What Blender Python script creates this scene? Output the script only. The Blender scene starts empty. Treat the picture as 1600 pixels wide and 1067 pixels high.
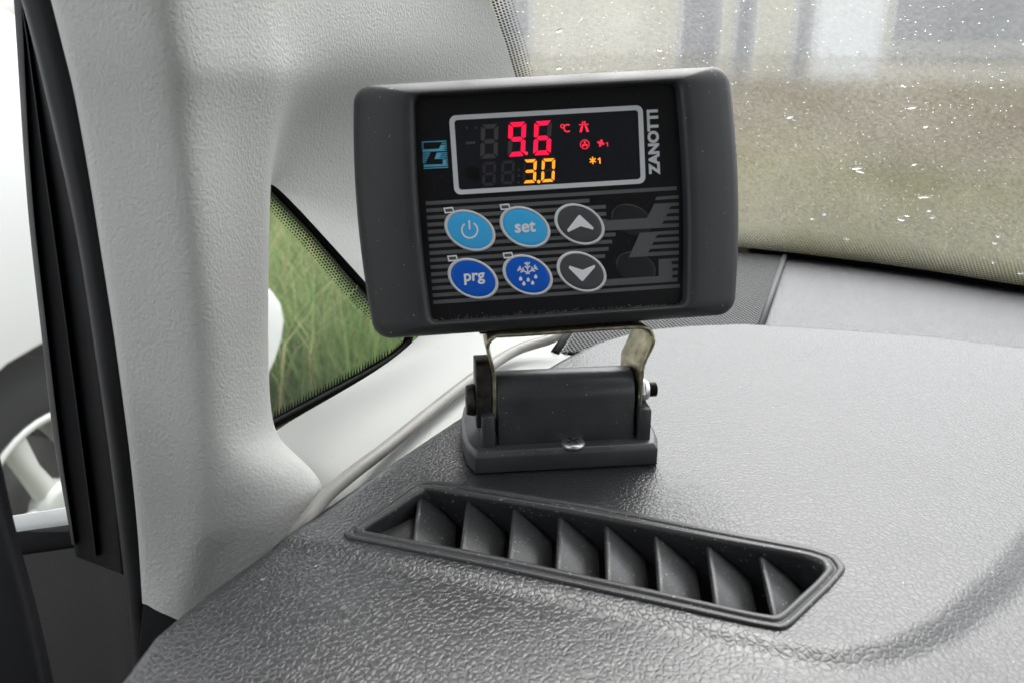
import bpy, bmesh, math, random
import numpy as np
from mathutils import Matrix, Vector
random.seed(7); rng = np.random.default_rng(11)
S = bpy.context.scene
COL = S.collection

# ------------------------------------------------------------------ camera, world, sun, exposure
F = 1350.0; PITCH = math.radians(20); CAMH = .162          # focal length in photo pixels, look-down angle, height over the dash
CAM = np.array([0, 0, CAMH])
FW = np.array([0, math.cos(PITCH), -math.sin(PITCH)]); UP = np.array([0, math.sin(PITCH), math.cos(PITCH)]); RT = np.array([1., 0, 0])
cd = bpy.data.cameras.new('camera'); cam = bpy.data.objects.new('camera', cd); COL.objects.link(cam)
cam.location = CAM; cam.rotation_euler = (math.pi/2-PITCH, 0, 0)
cd.sensor_width = 36; cd.lens = F/1600*36; cd.clip_start = .01; cd.clip_end = 500
cd.dof.use_dof = True; cd.dof.focus_distance = .38; cd.dof.aperture_fstop = 17
S.camera = cam
SUN_EL, SUN_AZ = math.radians(60), math.radians(22)        # azimuth from +Y towards +X
w = bpy.data.worlds.new('World'); S.world = w; w.use_nodes = True
nt = w.node_tree; nt.nodes.clear()
sky = nt.nodes.new('ShaderNodeTexSky'); sky.sky_type = 'NISHITA'; sky.sun_disc = False
sky.sun_elevation = SUN_EL; sky.sun_rotation = SUN_AZ; sky.air_density = 1.0; sky.dust_density = 3.0
hs = nt.nodes.new('ShaderNodeHueSaturation'); hs.inputs['Saturation'].default_value = .16
bg = nt.nodes.new('ShaderNodeBackground'); bg.inputs[1].default_value = .15
wo = nt.nodes.new('ShaderNodeOutputWorld')
nt.links.new(sky.outputs[0], hs.inputs['Color']); nt.links.new(hs.outputs[0], bg.inputs[0]); nt.links.new(bg.outputs[0], wo.inputs[0])
sd = bpy.data.lights.new('sun', 'SUN'); sd.energy = .8; sd.angle = math.radians(60); sd.color = (1, .97, .93)
sun = bpy.data.objects.new('sun', sd); COL.objects.link(sun)
sun.rotation_euler = Vector((-math.sin(SUN_AZ)*math.cos(SUN_EL), -math.cos(SUN_AZ)*math.cos(SUN_EL), -math.sin(SUN_EL))).to_track_quat('-Z', 'Y').to_euler()
S.view_settings.view_transform = 'Standard'; S.view_settings.look = 'None'; S.view_settings.gamma = 1
S.view_settings.exposure = 1.85
S.render.engine = 'CYCLES'; S.cycles.use_denoising = True
try: S.cycles.denoiser = 'OPENIMAGEDENOISE'
except Exception: pass
S.cycles.max_bounces = 12; S.cycles.transparent_max_bounces = 16; S.cycles.sample_clamp_indirect = 6
S.cycles.caustics_reflective = False; S.cycles.caustics_refractive = True

# ------------------------------------------------------------------ photo pixels -> places
def ray(x, y): return FW + RT*(x-800)/F - UP*(y-533.5)/F
def pz(x, y, z=0.): r = ray(x, y); return CAM + r*((z-CAMH)/r[2])
def pd(x, y, d): return CAM + ray(x, y)*d
VR = np.array([.945, -.327, 0]); VF = np.array([.327, .945, 0]); UZ = np.array([0, 0, 1.])   # the vehicle's right and forward

# ------------------------------------------------------------------ materials
MATS = {}
def mat(name, color, rough=.5, spec=.5, metal=0., bump=None, var=None, emit=None, coat=0., speck=None):
    """bump=(kind, scale, distance, strength); var=(scale, amount): faint uneven tone; speck=(scale, threshold, colour): dust"""
    if name in MATS: return MATS[name]
    m = bpy.data.materials.new(name); m.use_nodes = True; n = m.node_tree; L = n.links
    b = n.nodes['Principled BSDF']
    b.inputs['Base Color'].default_value = (*color, 1); b.inputs['Roughness'].default_value = rough
    b.inputs['Metallic'].default_value = metal; b.inputs['Specular IOR Level'].default_value = spec
    b.inputs['Coat Weight'].default_value = coat
    if emit:
        b.inputs['Emission Color'].default_value = (*emit[0], 1); b.inputs['Emission Strength'].default_value = emit[1]
    tc = n.nodes.new('ShaderNodeTexCoord')
    src = None
    if var:
        nz = n.nodes.new('ShaderNodeTexNoise'); nz.inputs['Scale'].default_value = var[0]; nz.inputs['Detail'].default_value = 5
        L.new(tc.outputs['Object'], nz.inputs['Vector'])
        mx = n.nodes.new('ShaderNodeMix'); mx.data_type = 'RGBA'
        mx.inputs['A'].default_value = (*[c*(1-var[1]) for c in color], 1); mx.inputs['B'].default_value = (*[min(1, c*(1+var[1])) for c in color], 1)
        mr = n.nodes.new('ShaderNodeMapRange'); mr.inputs['From Min'].default_value = .3; mr.inputs['From Max'].default_value = .7
        L.new(nz.outputs['Fac'], mr.inputs['Value']); L.new(mr.outputs[0], mx.inputs['Factor'])
        src = mx.outputs['Result']
        r2 = n.nodes.new('ShaderNodeMapRange'); r2.inputs['From Min'].default_value = .3; r2.inputs['From Max'].default_value = .7
        r2.inputs['To Min'].default_value = rough*.88; r2.inputs['To Max'].default_value = min(1, rough*1.12)
        L.new(nz.outputs['Fac'], r2.inputs['Value']); L.new(r2.outputs[0], b.inputs['Roughness'])
    if speck:
        vz = n.nodes.new('ShaderNodeTexNoise'); vz.inputs['Scale'].default_value = speck[0]; vz.inputs['Detail'].default_value = 1
        L.new(tc.outputs['Object'], vz.inputs['Vector'])
        mr = n.nodes.new('ShaderNodeMapRange'); mr.inputs['From Min'].default_value = speck[1]; mr.inputs['From Max'].default_value = speck[1]+.03
        L.new(vz.outputs['Fac'], mr.inputs['Value'])
        mx = n.nodes.new('ShaderNodeMix'); mx.data_type = 'RGBA'; mx.inputs['B'].default_value = (*speck[2], 1)
        if src: L.new(src, mx.inputs['A'])
        else: mx.inputs['A'].default_value = (*color, 1)
        L.new(mr.outputs[0], mx.inputs['Factor']); src = mx.outputs['Result']
    if src: L.new(src, b.inputs['Base Color'])
    if bump:
        kind, sc, dist, st = bump
        bp = n.nodes.new('ShaderNodeBump'); bp.inputs['Distance'].default_value = dist; bp.inputs['Strength'].default_value = st
        if kind == 'noise':
            t = n.nodes.new('ShaderNodeTexNoise'); t.inputs['Scale'].default_value = sc; t.inputs['Detail'].default_value = 3
            L.new(tc.outputs['Object'], t.inputs['Vector']); L.new(t.outputs['Fac'], bp.inputs['Height'])
        elif kind == 'leather':
            wn = n.nodes.new('ShaderNodeTexNoise'); wn.inputs['Scale'].default_value = sc*.55; wn.inputs['Detail'].default_value = 2
            L.new(tc.outputs['Object'], wn.inputs['Vector'])
            ad = n.nodes.new('ShaderNodeVectorMath'); ad.operation = 'MULTIPLY_ADD'
            ad.inputs[1].default_value = (1.1/sc,)*3
            L.new(wn.outputs['Color'], ad.inputs[0]); L.new(tc.outputs['Object'], ad.inputs[2])
            v = n.nodes.new('ShaderNodeTexVoronoi'); v.feature = 'DISTANCE_TO_EDGE'; v.inputs['Scale'].default_value = sc
            L.new(ad.outputs[0], v.inputs['Vector'])
            mr = n.nodes.new('ShaderNodeMapRange'); mr.inputs['From Max'].default_value = .22; mr.interpolation_type = 'SMOOTHSTEP'
            L.new(v.outputs['Distance'], mr.inputs['Value'])
            v2 = n.nodes.new('ShaderNodeTexNoise'); v2.inputs['Scale'].default_value = sc*1.6; v2.inputs['Detail'].default_value = 2
            L.new(tc.outputs['Object'], v2.inputs['Vector'])
            a2 = n.nodes.new('ShaderNodeMath'); a2.operation = 'MULTIPLY_ADD'; a2.inputs[1].default_value = .25
            L.new(v2.outputs['Fac'], a2.inputs[0]); L.new(mr.outputs[0], a2.inputs[2]); L.new(a2.outputs[0], bp.inputs['Height'])
        L.new(bp.outputs[0], b.inputs['Normal'])
    MATS[name] = m; return m

housing = mat('housing_plastic', (.036, .0373, .039), .48, .45, bump=('noise', 2600, .0001, .25), var=(60, .12), speck=(800, .765, (.25, .25, .25)))
panelm = mat('panel_foil', (.0055, .006, .0075), .32, .4, speck=(1100, .76, (.1, .1, .1)))
stripem = mat('print_grey', (.12, .123, .125), .4, .3)
logogrey = mat('print_logo_grey', (.11, .113, .116), .4, .3)
screenm = mat('display_window', (.012, .014, .02), .16, .5)
ghostm = mat('segment_unlit', (.075, .068, .066), .45, .3)
ghost2 = mat('segment_unlit_small', (.04, .038, .04), .45, .3)
redm = mat('segment_red', (.3, .01, .03), .4, .2, emit=((1, .006, .05), .42))
red2 = mat('icon_red', (.3, .01, .03), .4, .2, emit=((1, .03, .07), .30))
orangem = mat('segment_orange', (.4, .15, .01), .4, .2, emit=((1, .30, .015), .42))
whitep = mat('print_white', (.86, .88, .90), .42, .3)
framep = mat('print_silver', (.68, .70, .715), .42, .3)
cyanp = mat('print_cyan', (.06, .48, .92), .38, .35)
bluep = mat('print_blue', (.003, .11, .62), .38, .35)
greyb = mat('print_button_grey', (.075, .075, .08), .4, .35)
logoc = mat('print_logo_cyan', (.13, .48, .68), .42, .3)
bossm = mat('panel_boss', (.016, .017, .019), .35, .4)
bracketm = mat('bracket_plastic', (.046, .049, .053), .36, .5, var=(90, .15), speck=(900, .755, (.3, .3, .3)))
zinc = mat('zinc_steel', (.46, .42, .30), .38, .5, 1., bump=('noise', 700, .0003, .5), var=(250, .45))
steel = mat('bright_steel', (.60, .60, .58), .38, .5, 1., bump=('noise', 500, .0001, .3))
blacksteel = mat('black_steel', (.035, .033, .03), .45, .5, .6, bump=('noise', 900, .0003, .8), var=(300, .5))
rubber = mat('black_rubber', (.005, .0053, .006), .6, .12, var=(60, .25))
rubber2 = mat('grey_rubber', (.013, .0135, .015), .5, .3, var=(60, .2))
gloss = mat('gloss_black', (.012, .011, .011), .25, .5)
dashm = mat('dash_grain', (.018, .019, .021), .32, .66, bump=('leather', 500, .00045, .25), var=(25, .08), speck=(620, .775, (.30, .30, .30)))
shelfm = mat('shelf_grain', (.035, .036, .04), .36, .7, bump=('leather', 800, .00025, .7))
ventm = mat('vent_plastic', (.020, .021, .022), .40, .5, bump=('noise', 1500, .0001, .3), speck=(1000, .70, (.22, .22, .21)))
grillem = mat('grille_plastic', (.045, .046, .048), .55, .3)
darkm = mat('dark_cavity', (.004, .004, .004), .8, .1)
trimm = mat('pillar_plastic', (.475, .48, .462), .55, .4, bump=('noise', 800, .0007, .6), var=(14, .03))
sillm = mat('sill_plastic', (.35, .36, .345), .5, .4, bump=('noise', 1500, .0002, .25), speck=(320, .79, (.25, .24, .2)))
cablem = mat('cable_sheath', (.22, .214, .20), .42, .45, bump=('noise', 160, .0006, .4), var=(70, .10))
fritm = mat('black_enamel', (.006, .006, .006), .4, .4)
headm = mat('headliner', (.45, .45, .44), .9, .1)

def glass(name, haze, tint=(.97, .98, .97), mist=0.):
    m = bpy.data.materials.new(name); m.use_nodes = True; n = m.node_tree; L = n.links; n.nodes.clear()
    tr = n.nodes.new('ShaderNodeBsdfTransparent'); tr.inputs[0].default_value = (*tint, 1)
    gl = n.nodes.new('ShaderNodeBsdfGlossy'); gl.inputs['Roughness'].default_value = .02
    df = n.nodes.new('ShaderNodeBsdfDiffuse'); df.inputs[0].default_value = (.75, .75, .72, 1)
    tl = n.nodes.new('ShaderNodeBsdfTranslucent'); tl.inputs[0].default_value = (.85, .85, .82, 1)
    m1 = n.nodes.new('ShaderNodeMixShader'); m1.inputs[0].default_value = .75
    L.new(df.outputs[0], m1.inputs[1]); L.new(tl.outputs[0], m1.inputs[2])
    tc = n.nodes.new('ShaderNodeTexCoord'); nz = n.nodes.new('ShaderNodeTexNoise'); nz.inputs['Scale'].default_value = 420; nz.inputs['Detail'].default_value = 6
    n2 = n.nodes.new('ShaderNodeTexNoise'); n2.inputs['Scale'].default_value = 9
    L.new(tc.outputs['Object'], nz.inputs['Vector']); L.new(tc.outputs['Object'], n2.inputs['Vector'])
    mu = n.nodes.new('ShaderNodeMath'); mu.operation = 'MULTIPLY'; L.new(nz.outputs['Fac'], mu.inputs[0]); L.new(n2.outputs['Fac'], mu.inputs[1])
    mr = n.nodes.new('ShaderNodeMapRange'); mr.inputs['From Min'].default_value = .12; mr.inputs['From Max'].default_value = .42
    mr.inputs['To Min'].default_value = haze*.5; mr.inputs['To Max'].default_value = haze*1.5
    L.new(mu.outputs[0], mr.inputs['Value'])
    clear = tr
    if mist:                     # fine condensation: bends the light a very little every way, so what lies behind goes soft
        rf = n.nodes.new('ShaderNodeBsdfRefraction'); rf.inputs['IOR'].default_value = 1.02; rf.inputs['Roughness'].default_value = .42; rf.inputs[0].default_value = (*tint, 1)
        clear = n.nodes.new('ShaderNodeMixShader'); clear.inputs[0].default_value = mist
        L.new(tr.outputs[0], clear.inputs[1]); L.new(rf.outputs[0], clear.inputs[2])
    m2 = n.nodes.new('ShaderNodeMixShader'); L.new(mr.outputs[0], m2.inputs[0]); L.new(clear.outputs[0], m2.inputs[1]); L.new(m1.outputs[0], m2.inputs[2])
    lw = n.nodes.new('ShaderNodeLayerWeight'); lw.inputs[0].default_value = .5
    pw = n.nodes.new('ShaderNodeMath'); pw.operation = 'POWER'; pw.inputs[1].default_value = 5; L.new(lw.outputs['Facing'], pw.inputs[0])
    fr = n.nodes.new('ShaderNodeMath'); fr.operation = 'MULTIPLY_ADD'; fr.inputs[1].default_value = .8; fr.inputs[2].default_value = .018; L.new(pw.outputs[0], fr.inputs[0])
    m3 = n.nodes.new('ShaderNodeMixShader'); L.new(fr.outputs[0], m3.inputs[0]); L.new(m2.outputs[0], m3.inputs[1]); L.new(gl.outputs[0], m3.inputs[2])
    o = n.nodes.new('ShaderNodeOutputMaterial'); L.new(m3.outputs[0], o.inputs[0])
    return m
wind_glass = glass('misted_glass', .085, mist=.7); clear_glass = glass('clear_glass', .004); quarter_glass = glass('dusty_glass', .018)
dropm = bpy.data.materials.new('water_drop'); dropm.use_nodes = True
_b = dropm.node_tree.nodes['Principled BSDF']; _b.inputs['Base Color'].default_value = (1, 1, 1, 1); _b.inputs['Roughness'].default_value = .03
_b.inputs['IOR'].default_value = 1.2; _b.inputs['Transmission Weight'].default_value = 1

# ------------------------------------------------------------------ object helpers
def link(name, me, m=None, parent=None, smooth=False):
    o = bpy.data.objects.new(name, me); COL.objects.link(o)
    if m is not None and not me.materials: me.materials.append(m)
    if smooth: me.polygons.foreach_set('use_smooth', [True]*len(me.polygons))
    if parent is not None: o.parent = parent
    return o
def mesh(name, v, f, m=None, parent=None, smooth=False, fix=True):
    me = bpy.data.meshes.new(name); me.from_pydata([tuple(map(float, p)) for p in v], [], f)
    if fix:
        bm = bmesh.new(); bm.from_mesh(me); bmesh.ops.recalc_face_normals(bm, faces=bm.faces); bm.to_mesh(me); bm.free()
    me.update(); return link(name, me, m, parent, smooth)
def tag(o, label=None, cat=None, group=None, kind=None):
    if label: o['label'] = label
    if cat: o['category'] = cat
    if group: o['group'] = group
    if kind: o['kind'] = kind
    return o
def thing(name, label, cat, mw=None, group=None):
    o = bpy.data.objects.new(name, None); COL.objects.link(o); o.empty_display_size = .02
    if mw is not None: o.matrix_world = mw
    return tag(o, label, cat, group)
def bevel(o, wdt, seg=2, ang=35):
    b = o.modifiers.new('bevel', 'BEVEL'); b.width = wdt; b.segments = seg; b.limit_method = 'ANGLE'; b.angle_limit = math.radians(ang)
    o.data.polygons.foreach_set('use_smooth', [True]*len(o.data.polygons)); return o
def subsurf(o, l=2):
    s = o.modifiers.new('subsurf', 'SUBSURF'); s.levels = l; s.render_levels = l; return o
def boxv(x0, x1, y0, y1, z0, z1):
    return [(x, y, z) for z in (z0, z1) for x, y in ((x0, y0), (x1, y0), (x1, y1), (x0, y1))]
BOXF = [(3, 2, 1, 0), (4, 5, 6, 7), (0, 1, 5, 4), (1, 2, 6, 5), (2, 3, 7, 6), (3, 0, 4, 7)]
def prism(poly, h0, h1):
    """a polygon (x,y) given thickness between z=h0 and z=h1"""
    n = len(poly); v = [(*p, h0) for p in poly]+[(*p, h1) for p in poly]
    f = [tuple(range(n-1, -1, -1)), tuple(range(n, 2*n))]+[(i, (i+1) % n, n+(i+1) % n, n+i) for i in range(n)]
    return v, f
def join(parts):
    V, Fc = [], []
    for v, f in parts:
        k = len(V); V += list(v); Fc += [tuple(i+k for i in q) for q in f]
    return V, Fc
def tube(path, r, n=10, cap=True):
    P = [np.array(p, float) for p in path]; V, Fc = [], []
    up = np.array([0, 0, 1.])
    for i, p in enumerate(P):
        t = P[min(i+1, len(P)-1)]-P[max(i-1, 0)]; t /= np.linalg.norm(t)
        a = np.cross(t, up if abs(t[2]) < .95 else np.array([1., 0, 0])); a /= np.linalg.norm(a); b = np.cross(a, t)
        rr = r[i] if hasattr(r, '__len__') else r
        V += [p+rr*(math.cos(2*math.pi*k/n)*a+math.sin(2*math.pi*k/n)*b) for k in range(n)]
    for i in range(len(P)-1):
        Fc += [(i*n+k, i*n+(k+1) % n, (i+1)*n+(k+1) % n, (i+1)*n+k) for k in range(n)]
    if cap: Fc += [tuple(range(n)), tuple(range((len(P)-1)*n, len(P)*n))]
    return V, Fc
def spline(pts, n=8):
    P = [np.array(p, float) for p in pts]; P = [2*P[0]-P[1]]+P+[2*P[-1]-P[-2]]; out = []
    for i in range(1, len(P)-2):
        for k in range(n):
            t = k/n; a, b, c, d = P[i-1:i+3]
            out.append(.5*((2*b)+(c-a)*t+(2*a-5*b+4*c-d)*t*t+(3*b-a-3*c+d)*t**3))
    out.append(P[-2]); return out
def patch(name, rows, m, parent=None, sub=3, skip=(), thick=0):
    """a surface through rows of points"""
    nc = len(rows[0]); V = [p for r in rows for p in r]; Fc = []
    for i in range(len(rows)-1):
        for j in range(nc-1):
            if (i, j) in skip: continue
            Fc.append((i*nc+j, i*nc+j+1, (i+1)*nc+j+1, (i+1)*nc+j))
    used = sorted({i for q in Fc for i in q}); mp = {k: i for i, k in enumerate(used)}
    o = mesh(name, [V[k] for k in used], [tuple(mp[i] for i in q) for q in Fc], m, parent, True)
    if thick:
        s = o.modifiers.new('solidify', 'SOLIDIFY'); s.thickness = thick; s.offset = -1
    subsurf(o, sub); return o

# ------------------------------------------------------------------ dashboard: one height field, with its edges, steps and the vent's opening
def sdist(X, Y, line, vals=None):
    """signed distance to a polyline (positive on its left) and the value carried along it"""
    best = np.full(X.shape, 1e9); sg = np.ones(X.shape); vv = np.zeros(X.shape)
    for i in range(len(line)-1):
        a, b = np.array(line[i][:2]), np.array(line[i+1][:2]); d = b-a; L2 = d@d
        t = np.clip(((X-a[0])*d[0]+(Y-a[1])*d[1])/L2, 0, 1)
        dx, dy = X-(a[0]+t*d[0]), Y-(a[1]+t*d[1]); ds = np.hypot(dx, dy)
        c = ds < best-1e-9; best = np.where(c, ds, best); sg = np.where(c, np.sign(d[0]*dy-d[1]*dx), sg)
        if vals is not None: vv = np.where(c, vals[i]*(1-t)+vals[i+1]*t, vv)
    return best*sg, vv
def smooth(s, a, b): t = np.clip((s-a)/(b-a), 0, 1); return t*t*(3-2*t)
def inpoly(X, Y, poly):
    ins = np.zeros(X.shape, bool); n = len(poly)
    for i in range(n):
        (x0, y0), (x1, y1) = poly[i][:2], poly[(i+1) % n][:2]
        c = ((y0 > Y) != (y1 > Y)) & (X < (x1-x0)*(Y-y0)/(y1-y0+1e-12)+x0); ins ^= c
    return ins
SHELF = -.012
edge_l = [pz(*p) for p in [(120, 1250), (165, 1150), (195, 1062), (262, 978), (334, 922), (404, 876), (468, 833), (530, 790), (620, 728), (720, 660), (800, 609), (850, 577)]]
edge_l.append(edge_l[-1]+(edge_l[-1]-edge_l[-2])*4)
edge_b = [pz(*p) for p in [(400, 590), (846, 580), (880, 560), (930, 536), (1000, 515), (1080, 508), (1160, 505), (1300, 513), (1450, 524), (1600, 542), (1900, 585), (2600, 720)]]
front_px = [(-300, 780), (380, 828), (470, 838), (545, 851), (760, 891), (1000, 944), (1100, 968), (1225, 995), (1300, 1006), (1380, 990), (1450, 955), (1540, 880), (1600, 808), (1700, 700), (1900, 600)]
front = [pz(*p) for p in front_px]; front_h = [.001, .001, .0012, .0012, .0012, .0012, .0014, .0016, .002, .0028, .0036, .0045, .005, .005, .005]
front_s = [.05, .05, .05, .05, .05, .05, .05, .05, .04, .03, .02, 0, 0, 0, 0]
vent_out = [(528, 839), (600, 789), (648, 753), (690, 752), (900, 785), (1100, 825), (1270, 857), (1308, 870), (1323, 889), (1303, 914), (1228, 987), (1180, 979), (1000, 939), (760, 886), (600, 853)]
vent_in = [(566, 830), (618, 797), (662, 767), (690, 768), (900, 803), (1100, 843), (1255, 871), (1280, 879), (1287, 893), (1270, 912), (1212, 964), (1170, 957), (1000, 918), (760, 866), (610, 838)]
wb_px = [(840, 388), (905, 382), (1000, 381), (1150, 393), (1300, 410), (1450, 431), (1600, 455)]
wbase = [pz(x, y, SHELF) for x, y in wb_px]
wbase += [wbase[-1]+np.array([.12, -.075, 0]), wbase[-1]+np.array([.35, -.17, 0]), wbase[-1]+np.array([.8, -.33, 0])]
STEP = .0016
gx = np.arange(-.24, .62, STEP); gy = np.arange(.06, .76, STEP); X, Y = np.meshgrid(gx, gy)
Z = np.zeros(X.shape)
sb, _ = sdist(X, Y, edge_b)
Z += SHELF*smooth(sb, -.0012, .0065)
sf, hv = sdist(X, Y, front, front_h); _, sv = sdist(X, Y, front, front_s)
tw = np.maximum(-sf, 0)
Z -= hv*smooth(tw, 0, .005+hv*2) + sv*np.maximum(tw-.002, 0)
sl, _ = sdist(X, Y, edge_l); q = np.maximum(sl-.0005, 0)        # left of the line: outside
RAD = .006
Z -= np.where(q < RAD*.97, RAD-np.sqrt(np.maximum(RAD**2-q**2, 0)), RAD*.757+(q-RAD*.97)*4.2)
Z = np.maximum(Z, -.16)
Z -= np.maximum(.09-Y, 0)**2*20
wl = [p[:2] for p in wbase]
inside = sdist(X, Y, wl)[0] < .004
hole = inpoly(X, Y, [(pz(*p)*.5+pz(*q_)*.5) for p, q_ in zip(vent_out, vent_in)])
keep = inside & ~hole & (q < .05)
nx = len(gx); idx = np.arange(X.size).reshape(X.shape)
fk = keep[:-1, :-1] & keep[1:, :-1] & keep[:-1, 1:] & keep[1:, 1:]
ii = np.argwhere(fk); A = idx[ii[:, 0], ii[:, 1]]
quads = np.stack([A, A+1, A+1+nx, A+nx], 1)
u, inv = np.unique(quads, return_inverse=True); quads = inv.reshape(-1, 4)
Vd = np.stack([X.ravel()[u], Y.ravel()[u], Z.ravel()[u]], 1)
me = bpy.data.meshes.new('dashboard'); me.vertices.add(len(Vd)); me.vertices.foreach_set('co', Vd.ravel())
me.loops.add(quads.size); me.loops.foreach_set('vertex_index', quads.ravel().astype(np.int32))
me.polygons.add(len(quads)); me.polygons.foreach_set('loop_start', np.arange(0, quads.size, 4, dtype=np.int32))
me.update(calc_edges=True); me.validate()
dash = link('dashboard', me, dashm, None, True)
me.materials.append(shelfm)
fc = Vd[quads].mean(1); onshelf = (sdist(fc[:, 0], fc[:, 1], edge_b)[0] > .004)
me.polygons.foreach_set('material_index', onshelf.astype(np.int32)); me.update()
tag(dash, 'dark grey leather-grained dashboard top with rounded edges', kind='structure')

# ------------------------------------------------------------------ air vent set into the dashboard
ORG = pz(900, 870)
def loc(p): return np.array(p)-ORG
vent = thing('air_vent', 'long black dashboard air vent with slanted slats below the temperature controller', 'air vent', Matrix.Translation(Vector(ORG)))
def densify(pts, n=3): 
    P = [np.array(p, float) for p in pts]; out = []
    for i in range(len(P)):
        a, b = P[i], P[(i+1) % len(P)]
        out += [a+(b-a)*k/n for k in range(n)]
    return out
vo = [loc(pz(*p)) for p in densify(vent_out)]; vi = [loc(pz(*p)) for p in densify(vent_in)]
def ring_loft(profile, a, b, closed=False):
    V, Fc = [], []; n = len(a)
    for t, z in profile: V += [p+(q2-p)*t+UZ*z for p, q2 in zip(a, b)]
    for r in range(len(profile)-1):
        Fc += [(r*n+k, r*n+(k+1) % n, (r+1)*n+(k+1) % n, (r+1)*n+k) for k in range(n)]
    return V, Fc
V, Fc = ring_loft([(0, -.0025), (0, .0004), (.05, .0010), (.16, .0012), (.34, .0011), (.40, .0004), (.48, .0003), (.54, .0009), (.66, .0014), (.85, .0013), (.97, .0005), (1.0, -.001), (1.02, -.004)], vo, vi)
fr = mesh('frame', V, Fc, ventm, vent, True); subsurf(fr, 1)
V, Fc = ring_loft([(1.02, -.003), (1.03, -.012), (1.05, -.026)], vo, vi)
n_ = len(vo); Fc.append(tuple(range(2*n_, 3*n_)))
mesh('duct', V, Fc, mat('vent_duct', (.022, .023, .024), .5, .4, speck=(900, .72, (.18, .18, .17))), vent)
tops = [(655, 768), (731, 777), (803, 789), (874, 802), (946, 816), (1023, 830), (1105, 846), (1187, 862)]
bots = [(646, 846), (720, 860), (795, 876), (870, 891), (949, 909), (1031, 927), (1119, 947), (1213, 966)]
bots[-1] = (1209, 963)
for (tx, ty), (bx_, by_) in zip(tops, bots):
    a, b = loc(pz(tx, ty, -.002)), loc(pz(bx_, by_, -.002))
    r = VR; rows = []
    sec = [(-.0006, -.0012), (-.0001, -.0001), (.0008, .0), (.0015, -.0005), (.0036, -.0018), (.0090, -.0054), (.0148, -.0098), (.0140, -.0114), (.0070, -.0068), (.0006, -.0032)]
    ends = []
    for p, e in ((a, .0), (b, 0)):
        ends.append([p+r*s+UZ*z for s, z in sec])
    k = len(sec); V = ends[0]+ends[1]
    Fc = [tuple(range(k)), tuple(range(2*k-1, k-1, -1))]+[(i, (i+1) % k, k+(i+1) % k, k+i) for i in range(k)]
    bevel(mesh('slat', V, Fc, ventm, vent), .0002, 1, 50)
# the blind triangular end at the left of the slats: a smooth scoop
sc_ = []
for pts in ([(560, 833, -.002), (596, 809, -.002), (632, 786, -.002), (668, 764, -.003)], [(563, 833, -.0026), (600, 817, -.0045), (638, 801, -.0065), (672, 786, -.0085)],
            [(568, 833, -.0030), (606, 828, -.0060), (640, 824, -.0085), (670, 816, -.0105)], [(572, 834, -.0025), (606, 840, -.0050), (634, 847, -.0065), (664, 854, -.0080)]):
    sc_.append([loc(pz(*p)) for p in pts])
patch('end_scoop', sc_, ventm, vent, 2)

# ------------------------------------------------------------------ perforated speaker grille on the shelf
gp = [pz(x, y, SHELF) for x, y in [(866, 558), (1000, 546), (1186, 520), (1226, 404), (1100, 394), (960, 388), (905, 500)]]
GO = gp[0].copy(); gz = .0022
grille = thing('speaker_grille', 'perforated grey speaker grille at the foot of the windscreen', 'speaker grille', Matrix.Translation(Vector(GO)))
poly = [(p-GO) for p in gp]; p2 = [(p[0], p[1]) for p in poly]
mesh('backing', *prism(p2, .0004, .0009), darkm, grille)
V, Fc = [], []; pitch = .0027
e1, e2 = VR[:2], VF[:2]
cs = []
for i in range(-160, 160):
    for j in range(-160, 160):
        c = e1*pitch*(i+.5*(j % 2))+e2*pitch*.866*j
        cs.append(c)
cs = np.array(cs); cs = cs[inpoly(cs[:, 0], cs[:, 1], p2)]
for c in cs:
    k = len(V)
    for rr, zz in ((pitch/math.sqrt(3), gz), (pitch*.39, gz), (pitch*.37, gz-.0010)):
        for s in range(6):
            an = math.pi/6+s*math.pi/3; o2 = e1*math.cos(an)*rr+e2*math.sin(an)*rr
            V.append((c[0]+o2[0], c[1]+o2[1], zz))
    for r0 in (0, 6):
        Fc += [(k+r0+s, k+r0+(s+1) % 6, k+r0+6+(s+1) % 6, k+r0+6+s) for s in range(6)]
pp = mesh('perforated_plate', V, Fc, grillem, grille, fix=False); pp['kind'] = 'stuff'
rimpath = [p+UZ*.0018 for p in (poly[2], poly[3])]
mesh('rim', *tube(rimpath, .0022, 8), grillem, grille, True); mesh('rim', *tube([poly[0]+UZ*.0012, poly[6]+UZ*.0012], .003, 8), rubber, grille, True)

# ------------------------------------------------------------------ pillar trim: column, web and front strut around the quarter window
def P(x, y, d): return pd(x, y, d)
rows = []
c0 = [(45, -120, .262), (78, 0, .268), (94, 65, .271), (107, 115, .274), (115, 150, .277), (126, 210, .281), (140, 290, .285), (154, 380, .289), (170, 480, .294), (182, 560, .299), (195, 660, .304), (200, 697, .306), (204, 735, .308), (208, 770, .310), (212, 812, .313), (216, 860, .316), (221, 942, .320)]
c5 = [(440, -120, .305), (440, 0, .308), (446, 70, .311), (454, 115, .314), (446, 150, .317), (433, 210, .320), (427, 290, .323), (425, 380, .326), (424, 480, .329), (424, 560, .331), (427, 662, .330), (446, 700, .328), (494, 735, .325), (513, 766, .321), (497, 806, .316), (470, 850, .312), (470, 985, .318)]
c6 = [(520, -120, .332), (520, 0, .336), (520, 70, .340), (508, 118, .343), (478, 150, .343), (431, 206, .350), (416, 290, .352), (412, 380, .356), (410, 480, .360), (410, 560, .362), (415, 660, .358), (446, 696, .350), (490, 733, .342), (508, 768, .336), (490, 812, .332), (466, 860, .33), (466, 990, .33)]
c7 = [(600, -120, .362), (606, 0, .372), (600, 75, .374), (582, 122, .378), (552, 160, .388), (500, 222, .384), (424, 280, .362), (514, 378, .392), (604, 478, .435), (640, 520, .453)]
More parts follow.
